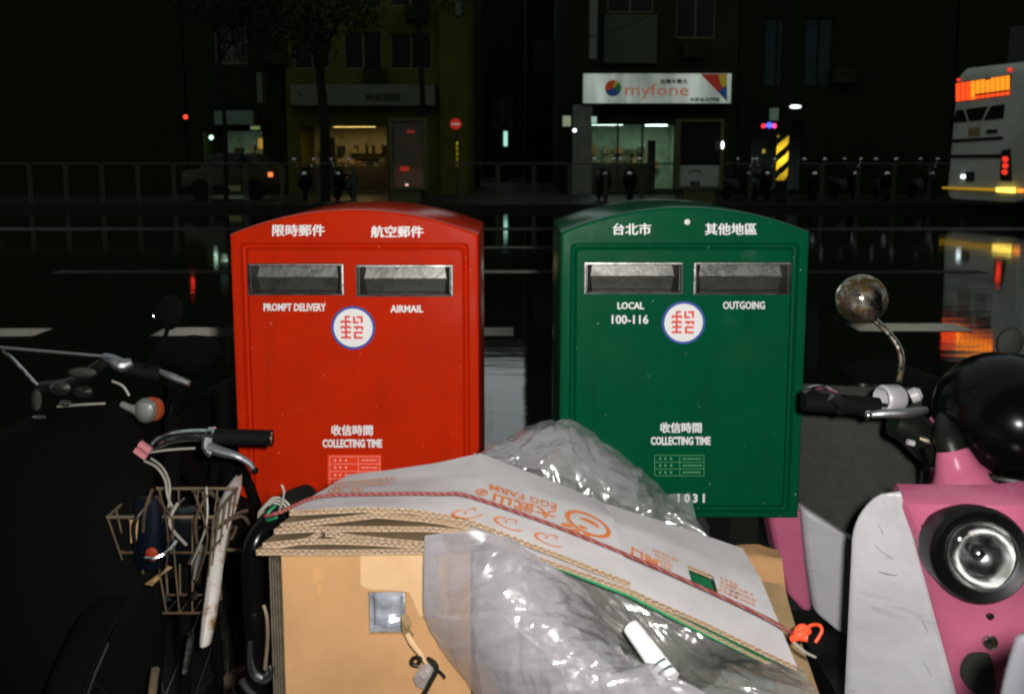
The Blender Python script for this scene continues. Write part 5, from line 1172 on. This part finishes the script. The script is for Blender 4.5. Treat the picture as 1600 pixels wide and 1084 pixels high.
# end of the alley
b7, h7 = building('building', 'unlit building closing the far end of the alley', 600, 1000, 'wall_dark', [(770, 800, 150, 200)], top=11.4, depth=5, Y=58)
window(b7, h7[0], Y=58)
b8, _ = building('building', 'tall unlit building added right of the alley end to limit the reflected sky', 822, 1010, 'wall_dark', [(835, 860, 60, 110)], top=26, depth=6, Y=46)  # added so the sky's reflection stops short on the road's right
window(b8, _[0], Y=46)
al = tag(MB().box((px_x(787, 50), 50, 1.9), (px_x(793, 50), 50.1, 2.7)).build('alley_light', glow('alley_light', (.45, .9, .75), .9), smooth=False), 'small pale green lit sign deep in the alley', 'sign')
tag(MB().box((px_x(780, 50), 50.1, .02), (px_x(795, 50), 50.25, 3.2)).build('gate_post', 'wall_grey', smooth=False), 'grey gate post in the alley behind the pale green sign', 'post')
for (b_, px, py, Yq) in ((b3, 585, 118, FYB), (b3, 650, 20, FYB), (b4, 1085, 78, FYB), (b5, 1320, 118, FYB), (b2, 430, 90, FYB)):
    c_ = P(px, py, Yq - .3); ac = MB().box((c_.x - .38, Yq - .38, c_.z - .26), (c_.x + .38, Yq - .02, c_.z + .26)).build('air_conditioner', 'wall_grey', b_, smooth=False)
    MB().lathe([(.2, 0), (.2, .012), (.17, .012), (.17, 0)], (c_.x - .1, Yq - .382, c_.z), (0, -1, 0), 20, cap=False).build('fan_ring', 'shop_dark', ac)
rg_ = random.Random(3)
for b_, hh in ((b2, h2[0]), (b3, h3[0]), (b4, h4[0])):
    for r_ in range(2):
        zq = .9 + r_ * .55; xq = hh[0] + .15
        while xq < hh[1] - .3:
            wq = rg_.uniform(.12, .3); hq = rg_.uniform(.15, .4)
            MB().box((xq, FYB + 3.1 - r_ * .05, zq), (xq + wq, FYB + 3.35 - r_ * .05, zq + hq)).build('shelf_item', rg_.choice(['goods', 'shop_dark', 'sign_dim', 'kraft']), b_, smooth=False); xq += wq + rg_.uniform(.03, .3)
for (pa, pb, zq) in (((-6.5, FYB - .3, 6.2), (-1.6, FYB - .35, 6.6), .3), ((2.0, FYB - .6, 5.2), (7.6, 25.8, 7.6), .5), ((7.6, 25.8, 8.0), (16, 30, 7.2), .5)):
    a_, c_ = Vector(pa), Vector(pb); tag(MB().tube([a_.lerp(c_, t_ / 8) - Vector((0, 0, zq * 4 * (t_ / 8) * (1 - t_ / 8))) for t_ in range(9)], .018, 6, 2).build('overhead_cable', 'shop_dark'), {-6.5: 'black cable slung across the olive building front', 2.0: 'black cable from the myfone building to the striped pole', 7.6: 'black cable from the striped pole towards the bus'}[pa[0]], 'cable')
# ---- signs
def signboard(name, label, x0, x1, y0, y1, m, Y, th=.25, case='shop_dark'):
    a = rect_px(x0, x1, y0, y1, Y); t = thing(name, label, 'sign', ((a[0] + a[1]) / 2, Y, a[2]))
    MB().box((a[0], Y, a[2]), (a[1], Y + th, a[3])).build('case', case, t, smooth=False)
    MB().box((a[0] + .03, Y - .012, a[2] + .03), (a[1] - .03, Y - .002, a[3] - .03)).build('face', m, t, smooth=False)
    return t
YS_ = FYB - .6
mf = signboard('shop_sign', 'white lit myfone shop sign with coloured ball logo', 908, 1138, 114, 163, 'lightbox', YS_, .58)
yq = YS_ - .02
def qpx(x0, x1, y0, y1, Y): return [P(x0, y1, Y), P(x1, y1, Y), P(x0, y0, Y), P(x1, y0, Y)]
lettering('myfone', qpx(977, 1076, 131, 156, yq), glow('sign_orange', (.45, .12, .05), .4), mf, 0)
lettering('台灣大哥大', qpx(1032, 1074, 124, 131, yq), 'sign_ink', mf, heavy=.01)
lettering('大安台大門市', qpx(1078, 1124, 153, 159, yq), 'sign_ink', mf, heavy=.01)
bc = P(958, 138, yq); br = 12.5 * yq / F
for i, (a0, a1, col) in enumerate(((60, 200, (.50, .06, .01)), (200, 330, (.01, .05, .22)), (330, 400, (.02, .16, .05)), (40, 75, (.5, .38, .02)))):
    mb = MB(); mb.add([bc] + [bc + Vector((br * math.cos(R(a0 + (a1 - a0) * k / 12)), -.002 * i, br * math.sin(R(a0 + (a1 - a0) * k / 12)))) for k in range(13)], [(0, k, k + 1) for k in range(1, 13)])
    mb.build('logo_sector', glow('logo_colour', tuple(c * .6 for c in col), .35), mf, smooth=False)
for poly, col in (([(1095, 116), (1136, 116), (1136, 159)], (.42, .02, .01)), ([(1122, 117), (1136, 117), (1136, 136), (1128, 136)], (.45, .35, .02)), ([(1122, 144), (1136, 132), (1136, 159)], (.01, .06, .24))):
    mb = MB(); mb.add([P(x, y, yq - (.004 if col[0] != .42 else 0)) for x, y in poly], [tuple(range(len(poly)))]); mb.build('corner_patch', glow('corner_colour', tuple(c * .6 for c in col), .35), mf, smooth=False)
ds = signboard('shop_sign', 'unlit pale signboard with dark characters over the yellow lit shop', 458, 682, 131, 166, 'sign_dim', FYB - .5, .48)
lettering('乖寶眼鏡', qpx(571, 626, 146, 158, FYB - .52), 'sign_ink', ds, heavy=.02)
signboard('hanging_sign', 'narrow dim vertical sign on the olive building left end', 407, 417, 113, 162, 'sign_dim', FYB - 1.2, .3)
signboard('hanging_sign', 'narrow vertical sign at the top right of the olive building', 713, 724, -60, 26, 'sign_dim', FYB - .9, .3)
signboard('hanging_sign', 'tall narrow pale sign left of the myfone sign', 917, 931, -80, 93, 'column_grey', FYB - 1.0, .3)
signboard('hanging_sign', 'dim green signboard over the green lit doorway', 340, 402, 172, 196, mat('dim_green_sign', (.06, .12, .07), .6), FYB - .5, .4)
signboard('wall_sign', 'grey panel sign above the myfone sign', 940, 1022, 22, 100, mat('grey_panel_sign', (.045, .06, .038), .8, spec=.05), FYB - .2, .15)
for (x0, x1, y0, y1, c, k, lab) in ((877, 892, 180, 199, (.55, .62, .40), .22, 'small pale lit sign left of the grey column'), (921, 932, 181, 194, (.6, .9, .7), .35, 'small pale lit sign right of the grey column'), (1186, 1194, 232, 241, (.8, .6, .1), .22, 'small dim yellow panel left of the striped pole'), (1196, 1222, 168, 190, (.10, .16, .11), .25, 'dim greenish panel above the coloured light'), (395, 412, 196, 204, (.3, .4, .15), .3, 'dim lit panel over the green doorway')):
    signboard('small_sign', lab, x0, x1, y0, y1, glow('small_sign_face', c, k), FYB - .5, .12)
# no-entry sign on its post
YN = 30.0; pn = P(712, 194, YN); fac = CAM - pn
ne = thing('no_entry_sign', 'round red no entry sign on a post at the alley mouth', 'sign', (pn.x, YN, .02))
MB().lathe([(.185, 0), (.185, .012), (.001, .012)], pn, (0, -1, 0), 28, cap=False).build('disc', beaded('reflective_red', (.75, .04, .03), fac, .75, .2), ne)
MB().box((pn.x - .13, YN - .018, pn.z - .03), (pn.x + .13, YN - .014, pn.z + .03)).build('bar', beaded('reflective_white', (.7, .7, .7), fac, .7, .2), ne, smooth=False)
MB().tube([(pn.x, YN + .04, .02), (pn.x, YN + .04, pn.z + .15)], .03, 8, 1).build('post', 'shop_dark', ne)
for i in range(5):
    z = P(714, 260 - i * 8, YN).z; MB().tube([(pn.x + .04, YN - .02, z), (pn.x + .04, YN - .02, z + .12)], [.03, .045], 8, 1).build('reflective_band', beaded('reflective_yellow', (.95, .70, .04), fac, .8, .2), ne)
# ---- utility pole with striped wrap and street lamp
YP = 25.8; xp = px_x(1219, YP)
up_ = thing('utility_pole', 'dark utility pole with a yellow and black striped wrap', 'pole', (xp, YP, .02))
MB().tube([(xp, YP, .02), (xp, YP, 9.6)], [.15, .11], 14, 1).build('pole', 'bark', up_)
z0, z1 = P(1220, 282, YP).z, P(1220, 212, YP).z
MB().tube([(xp, YP, z0), (xp, YP, z1)], .158, 20, 1, cap=False).build('wrap', 'black', up_)
ym = beaded('reflective_yellow', (.98, .62, .03), CAM - Vector((xp, YP, 1.3)), .9, .15)
for i in range(4):
    g = []
    for k in range(13):
        a = R(-180 + 180 * k / 12); h_ = z0 - .22 + i * .46 + (k / 12) * .42
        g.append([Vector((xp + .162 * math.cos(a), YP + .162 * math.sin(a), min(z1, max(z0, h_ + d)))) for d in (0, .24)])
    MB().grid(g).build('stripe', ym, up_)
MB().tube([(xp, YP, 9.3), (xp - .3, YP - 3, 9.6), (xp - .5, YP - 6, 9.6)], .05, 8, 4).build('lamp_arm', 'wall_grey', up_)
lh = MB().box((xp - .7, YP - 6.7, 9.5), (xp - .3, YP - 5.9, 9.62)).build('lamp_head', 'wall_grey', up_, smooth=False)
# ---- small lights on the facades
def bulb(lab, px, py, Y, rx, rz, col, k):
    c = P(px, py, Y); t = thing('lamp', lab, 'lamp', (c.x, Y, c.z))
    MB().ell(c, rx, .06, rz, 12, 8).build('bulb', glow('lamp_glow', col, k), t); MB().box((c.x - rx * .6, Y + .05, c.z - rz * .5), (c.x + rx * .6, Y + .25, c.z + rz * .5)).build('housing', 'shop_dark', t, smooth=False)
bulb('small red light at the left building corner', 290, 183, 30, .07, .07, (1, .05, .02), 2.5)
bulb('red half of the coloured beacon', 1193, 197, 30, .07, .07, (1, .03, .04), 2); bulb('blue middle of the coloured beacon', 1202, 196, 30, .10, .09, (.05, .08, 1), 3); bulb('pink right end of the coloured beacon', 1210, 197, 30, .07, .08, (1, .06, .25), 2)
bulb('short white tube light above the coloured beacon', 1243, 167, 31, .20, .06, (.85, .95, 1), 2.5)
bulb('small white light on the grey column', 898, 204, 31, .06, .06, (.9, .9, 1), 4)
bulb('small white light at the kiosk side', 1129, 227, 25.5, .04, .11, (1, .95, .95), 3)
bulb('white spot in the green lit doorway', 330, 215, 32.6, .08, .08, (.6, 1, .7), 2)
# ---- railing of steel hoops
YR = 26.2
rl_ = thing('guard_railing', 'low railing of grey steel hoops along the far kerb', 'railing', (0, YR, .02))
zt2 = P(800, 256, YR).z
pitch = 56 * YR / F; xst = px_x(668, YR)
for i in range(-13, 15):
    xa = xst + i * pitch; xb_ = xa + pitch * .93
    MB().tube([(xa, YR, .02), (xa, YR, zt2 - .09), (xa + .03, YR, zt2 - .02), (xa + .10, YR, zt2), (xb_ - .10, YR, zt2), (xb_ - .03, YR, zt2 - .02), (xb_, YR, zt2 - .09), (xb_, YR, .02)], .024, 8, 2).build('hoop', 'rail', rl_)
# ---- kiosk boxes
def kiosk(lab, x0, x1, y0, y1, ysplit, lowm, upm):
    Y = 25.7; a = rect_px(x0, x1, y0, y1, Y); t = thing('kiosk', lab, 'kiosk', ((a[0] + a[1]) / 2, Y, .02)); zs_ = P(x0, ysplit, Y).z
    f = .09
    for (lo_, hi) in (((a[0], a[2]), (a[0] + f, a[3])), ((a[1] - f, a[2]), (a[1], a[3])), ((a[0] + f, a[3] - f), (a[1] - f, a[3])), ((a[0] + f, a[2]), (a[1] - f, a[2] + f))):
        MB().box((lo_[0], Y, lo_[1]), (hi[0], Y + .35, hi[1])).build('frame', 'frame_olive', t, smooth=False)
    MB().box((a[0] + f, Y + .06, zs_), (a[1] - f, Y + .3, a[3] - f)).build('upper_panel', upm, t, smooth=False)
    lp = MB().box((a[0] + f, Y + .05, a[2] + f), (a[1] - f, Y + .3, zs_ - .01)).build('lower_panel', lowm, t, smooth=False)
    MB().box((a[0] + .2, Y + .05, .02), (a[1] - .2, Y + .3, a[2] - .002)).build('plinth', 'frame_olive', t, smooth=False)
    return t, a, Y
M['frame_olive'] = mat('olive_metal', (.06, .065, .025), .6, spec=.04)
k1, a, Yk = kiosk('tall framed kiosk with white lower panel in front of the phone shop', 1056, 1128, 186, 296, 258, mat('kiosk_white', (.22, .25, .20), .5, col2=(.17, .20, .155), nscale=4), 'pane')
lettering('電話', qpx(1078, 1094, 283, 291, Yk + .045), 'sign_ink', k1, heavy=.015)
mb = MB(); mb.tube([P(1076 + i * 4, 270 - 4 * math.sin(i * .6), Yk + .04) for i in range(6)], .012, 6, 3); mb.build('panel_mark', 'sign_ink', k1)
k2, a, Yk = kiosk('framed advertising box with a dim red poster in front of the yellow lit shop', 610, 668, 184, 297, 262, mat('poster_dim', (.12, .10, .06), .5, col2=(.20, .05, .03), nscale=2.5), mat('poster_dim_up', (.05, .05, .03), .4, col2=(.10, .05, .03), nscale=2))
for (x, y, w_, h_, c, k) in ((626, 264, 14, 7, (.6, .03, .02), .3), (637, 206, 12, 4, (.5, .03, .02), .25), (634, 289, 4, 3, (1, .5, .4), 1.2)):
    MB().box((px_x(x, Yk) , Yk + .03, P(x, y + h_ / 2, Yk).z), (px_x(x + w_, Yk), Yk + .045, P(x, y - h_ / 2, Yk).z)).build('poster_mark', glow('poster_mark', c, k), k2, smooth=False)
# ---- parked car behind the railing
YC = 28.6
car = thing('parked_car', 'dark parked car with amber tail lamp behind the railing', 'car', (px_x(375, YC), YC, .02))
xa, xb_ = px_x(300, YC), px_x(440, YC); Lc = xb_ - xa
prof = [(0, .45), (0, .75), (.03, .9), (.2, .98), (.32, 1.36), (.42, 1.44), (.68, 1.45), (.8, 1.36), (.93, 1.0), (.99, .92), (1, .5)]
mb = MB()
def sect(y, k, dz): return [Vector((xa + Lc * (.5 + (u - .5) * k), YC + y, .25 + (z - .45) * (1 if z < 1 else k) + .2 + dz)) for u, z in prof]
mb.rings([sect(-.82, .96, -.02), sect(-.78, 1, 0), sect(.78, 1, 0), sect(.82, .96, -.02)], True, True)
M['car_paint'] = mat('car_paint', (.018, .017, .004), .35, spec=.15); mb.build('body', 'car_paint', car, angle=50)
mb = MB(); mb.prism([(xa + Lc * u, YC - .835, z + .01) for u, z in ((.25, 1.02), (.345, 1.36), (.5, 1.40), (.5, 1.02))], (0, .01, 0)); mb.build('side_window', 'pane', car, smooth=False)
mb = MB(); mb.prism([(xa + Lc * u, YC - .835, z + .01) for u, z in ((.52, 1.02), (.52, 1.40), (.70, 1.39), (.82, 1.04))], (0, .01, 0)); mb.build('side_window', 'pane', car, smooth=False)
for u in (.2, .8): mb = MB(); mb.lathe([(.1, -.1), (.28, -.1), (.31, -.06), (.31, .1), (.1, .1)], (xa + Lc * u, YC - .72, .33), (0, -1, 0), 22); mb.build('wheel', 'rubber', car)
MB().box((xb_ - .16, YC - .84, .72), (xb_ - .02, YC - .828, .86)).build('tail_lamp', glow('amber_tail', (1, .25, .05), 1.2), car, smooth=False)
# ---- scooters parked behind the railing
proto = None
def far_scooter(x, y, rz, lab):
    global proto
    grp = 'scooters parked behind the far railing'
    if proto is None:
        proto = thing('parked_scooter', lab, 'scooter', (0, 0, .02), grp)
        for yy in (-.5, .5): MB().lathe([(.06, -.05), (.18, -.05), (.22, 0), (.18, .05), (.06, .05)], (0, yy, .24), (1, 0, 0), 16).build('wheel', 'rubber', proto)
        MB().rings([[Vector((w_ * math.cos(a), yy, z + h_ * math.sin(a))) for a in [2 * math.pi * k / 10 for k in range(10)]] for yy, w_, h_, z in ((-.05, .1, .06, .34), (.1, .14, .2, .5), (.4, .15, .2, .55), (.75, .08, .1, .65))], True, True).build('body', 'black', proto)
        MB().rings([[Vector((w_ * math.cos(a), yy, z + .04 * math.sin(a))) for a in [2 * math.pi * k / 10 for k in range(10)]] for yy, w_, z in ((.0, .06, .78), (.1, .12, .78), (.5, .13, .8), (.7, .06, .82))], True, True).build('seat', 'rubber', proto)
        MB().rings([[Vector((w_ * math.cos(a), yy + .06 * math.sin(a), z)) for a in [2 * math.pi * k / 10 for k in range(10)]] for z, w_, yy in ((.3, .1, -.3), (.5, .2, -.36), (.8, .19, -.38), (.98, .1, -.36))], True, True).build('leg_shield', 'black_gloss', proto)
        MB().tube([(-.32, -.25, 1.0), (-.1, -.33, 1.02), (.1, -.33, 1.02), (.32, -.25, 1.0)], .018, 8, 4).build('handlebar', 'black', proto)
        MB().ell((0, -.46, .82), .08, .05, .07, 12, 8).build('headlight', 'chrome', proto)
        for s in (-1, 1):
            MB().tube([(s * .2, -.3, 1.02), (s * .28, -.3, 1.2)], .008, 6, 1).build('mirror_stalk', 'chrome', proto); MB().ell((s * .29, -.3, 1.25), .06, .02, .045, 12, 8).build('mirror', 'chrome', proto)
        o = proto
    else:
        o = proto.copy(); C.objects.link(o); o['label'] = lab
        for ch in proto.children: c = ch.copy(); C.objects.link(c); c.parent = o
    o.location = (x, y, .02); o.rotation_euler = (0, 0, rz)
names = ['first', 'second', 'third', 'fourth', 'fifth', 'sixth', 'seventh', 'eighth', 'ninth', 'tenth']
for i, (px, rz) in enumerate(((478, .2), (540, -.3), (940, .1), (985, -.2), (1150, .5), (1190, .1), (1265, -.2), (1322, .3), (1372, -.1), (1442, .2))):
    far_scooter(px_x(px, 27.6), 27.6 + .2 * math.sin(i * 3), rz, names[i] + ' from the left of the dark scooters parked behind the far railing')
# ---- street trees
def tree(lab, px, Y, th, r0, crown, n, seed):
    rnd = random.Random(seed); x = px_x(px, Y); t = thing('street_tree', lab, 'tree', (x, Y, .02))
    MB().tube([(x, Y, .02), (x + .05, Y, th * .4), (x - .05, Y, th * .75), (x, Y, th)], [r0, r0 * .85, r0 * .75, r0 * .5], 10, 4).build('trunk', 'bark', t)
    tips = []
    for i in range(7):
        a = rnd.uniform(0, 6.28); l = rnd.uniform(.5, 1) * crown; z = th * rnd.uniform(.7, 1); e = Vector((x + math.cos(a) * l, Y + math.sin(a) * l, z + rnd.uniform(.4, 1.6))); tips.append(e)
        MB().tube([(x, Y, z), Vector((x, Y, z)).lerp(e, .5) + Vector((0, 0, .3)), e], [r0 * .4, r0 * .28, r0 * .1], 6, 3).build('limb', 'bark', t)
    mb = MB()
    for i in range(n):
        c = rnd.choice(tips) + Vector((rnd.gauss(0, .45), rnd.gauss(0, .45), rnd.gauss(0, .4))); a = Vector((rnd.uniform(-1, 1), rnd.uniform(-1, 1), rnd.uniform(-1, 1))).normalized(); b_ = a.orthogonal().normalized(); s = rnd.uniform(.05, .1)
        mb.add([c, c + a * s + b_ * s * .45, c + a * s * 2, c + a * s - b_ * s * .45], [(0, 1, 2, 3)])
    o = mb.build('crown', 'leaf', t, smooth=False)
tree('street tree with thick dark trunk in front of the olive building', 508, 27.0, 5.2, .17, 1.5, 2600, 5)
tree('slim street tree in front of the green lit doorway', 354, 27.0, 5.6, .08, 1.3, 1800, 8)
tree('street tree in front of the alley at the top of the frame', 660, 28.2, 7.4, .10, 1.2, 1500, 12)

# ================================================================== BUS
by = R(71); tb = Vector((math.cos(by), -math.sin(by), 0)); hb_ = Vector((math.sin(by), math.cos(by), 0))
bo = Vector((px_x(1474, 23.0), 23.0, ZR)); BW = 2.42
bus = thing('bus', 'grey white coach seen from behind with glowing orange route sign', 'bus', bo + tb * 1.2 + hb_ * 5)
M['bus_white'] = mat('bus_paint', (.35, .365, .31), .4, col2=(.29, .305, .255), nscale=1.2)
def BP(u, w_, z): return bo + tb * u + hb_ * w_ + Vector((0, 0, z))
rings = []
ZT = 3.62
for w_, ins, zt3 in ((.0, .14, ZT - .30), (.03, .07, ZT - .16), (.12, .02, ZT - .06), (.3, 0, ZT), (10.5, 0, ZT), (10.8, .1, ZT - .1)):
    q = []
    for (cu, cz, s) in ((BW - ins - .2, .62, -90), (BW - ins - .28, zt3 - .28, 0), (ins + .28, zt3 - .28, 90), (ins + .2, .62, 180)):
        r = .2 if cz < 1 else .28
        lean = .0 if cz < 1 else .0
        for k in range(6):
            a = R(s + 90 * k / 5); q.append(BP(cu + r * math.cos(a), w_ + (.10 if (w_ < .2 and cz > 1) else 0), cz + r * math.sin(a)))
    rings.append(q)
mb = MB(); mb.rings(rings, True, True); mb.build('body', 'bus_white', bus, angle=40)
# rear fittings set into the plane of the rear wall, which leans forward a little
n_rear = (BP(1, .10, 3.0) - BP(1, 0, .8)).cross(tb).normalized()
o_rear = BP(1.2, -.012, .8)
def RQ(pts, lift=.0):
    n = n_rear if n_rear.dot(CAM - o_rear) > 0 else -n_rear
    return [onplane(x, y, o_rear + n * (.01 + lift), n) for x, y in pts]
def rear(nm, pts, m, th=.02, lift=0):
    q = RQ(pts, lift); n = n_rear if n_rear.dot(CAM - o_rear) > 0 else -n_rear
    mb = MB(); mb.prism(q, -n * th); return mb.build(nm, m, bus, smooth=False)
rs = rear('route_sign', [(1492, 160), (1493, 130), (1580, 117), (1577, 148)], 'shop_dark')
red_g, or_g = glow('led_red', (1, .07, .01), 1.3), glow('led_orange', (1, .24, .012), 1.5)
for i in range(11):
    f0, f1 = i / 11 + .008, (i + 1) / 11 - .012; xa, xb_ = 1493 + 85 * f0, 1493 + 85 * f1
    yt0, yt1 = 131 - 13 * f0, 131 - 13 * f1; yb0, yb1 = 159 - 11 * f0, 159 - 11 * f1
    if i == 6: yt0 += 2; yt1 += 2
    n = n_rear if n_rear.dot(CAM - o_rear) > 0 else -n_rear
    MB().prism(RQ([(xa, yb0 - (0 if i < 4 else 8)), (xa, yt0), (xb_, yt1), (xb_, yb1 - (0 if i < 4 else 8))], .015), -n * .01).build('led_column', red_g if i < 3 else or_g, rs, smooth=False)
    if i >= 3: MB().prism(RQ([(xa, yb0), (xa, yb0 - 5), (xb_, yb1 - 5), (xb_, yb1)], .015), -n * .01).build('led_row', red_g, rs, smooth=False)
for nm, pts, m, l in (('rear_window', [(1489, 192), (1494, 173), (1504, 171), (1511, 190)], 'pane', 0), ('rear_window', [(1514, 189), (1508, 171), (1543, 166), (1533, 188)], 'pane', 0), ('rear_window', [(1537, 188), (1548, 166), (1569, 163), (1567, 185)], 'pane', 0),
                      ('vent', [(1487, 223), (1487, 218), (1566, 213), (1566, 218)], 'black', 0), ('dark_band', [(1480, 247), (1480, 242), (1564, 241), (1563, 247)], 'black', 0), ('plate', [(1508, 284), (1508, 269), (1521, 268), (1521, 283)], 'black', 0),
                      ('fleet_number', [(1541, 209), (1541, 203), (1557, 202), (1557, 208)], 'black', 0), ('poster', [(1512, 213), (1513, 200), (1530, 199), (1529, 212)], 'kraft_dark', 0), ('tail_cluster', [(1562, 282), (1564, 236), (1578, 232), (1580, 284)], 'black', 0)):
    rear(nm, pts, m, .02, l)
rg = glow('tail_red', (1, .04, .02), .9)
for (x, y, r_, m) in ((1570, 249, 4.5, rg), (1570, 259, 4.2, rg), (1569, 269, 4.2, rg), (1497, 125, 2.5, rg), (1577, 109, 3, rg)):
    rear('marker_lamp', [(x + r_ * math.cos(a), y + r_ * math.sin(a)) for a in [2 * math.pi * k / 12 for k in range(12)]], m, .03, .03)
rear('plate_glint', [(1501, 279), (1501, 273), (1507, 273), (1507, 279)], glow('plate_glint', (.8, .95, 1), 2.2), .03, .03)  # glint beside the number plate, put in as a glowing patch
rear('bumper_strip', [(1472, 295), (1472, 292), (1556, 294), (1556, 299)], glow('bumper_amber', (1, .50, .02), .28), .05, .05)  # reflective strip; the light it returns is put in as glow
rear('bumper_lamp', [(1556, 300), (1556, 293), (1584, 293), (1584, 302)], glow('bumper_yellow', (1, .72, .10), 2.0), .05, .06)
rear('side_lamp', [(1589, 301), (1589, 295), (1597, 295), (1597, 301)], glow('side_amber', (1, .28, .03), 1.5), .05, .06)
for i in range(6):
    q = [BP(BW + .012, .9 + i * 1.6, 1.55), BP(BW + .012, 2.35 + i * 1.6, 1.55), BP(BW + .012, 2.35 + i * 1.6, 2.75), BP(BW + .012, .9 + i * 1.6, 2.75)]
    MB().prism(q, tb * -.02).build('side_window', 'pane', bus, smooth=False)
for w_ in (2.6, 8.2):
    for u in (.25, BW - .25): MB().lathe([(.15, -.15), (.42, -.15), (.48, -.1), (.48, .15), (.15, .15)], BP(u, w_, .48), tb, 24).build('wheel', 'rubber', bus)
# pale panel at the very corner, close to the lens
pn_ = thing('scooter', 'pale grey edge of a scooter at the bottom right corner close to the camera', 'scooter', P(1640, 1150, .56))
g = [[P(1556 + 70 * u + 10 * (1 - v) ** 2 * 4, 960 + 190 * v + 30 * (1 - u) ** 2, .55 + .05 * (u - .3) ** 2 + .03 * v) for u in [i / 14 for i in range(15)]] for v in [j / 14 for j in range(15)]]
o = MB().grid(g).build('panel', mat('pale_grey_panel', (.085, .085, .095), .5), pn_, angle=60); md = o.modifiers.new('thick', 'SOLIDIFY'); md.thickness = .006
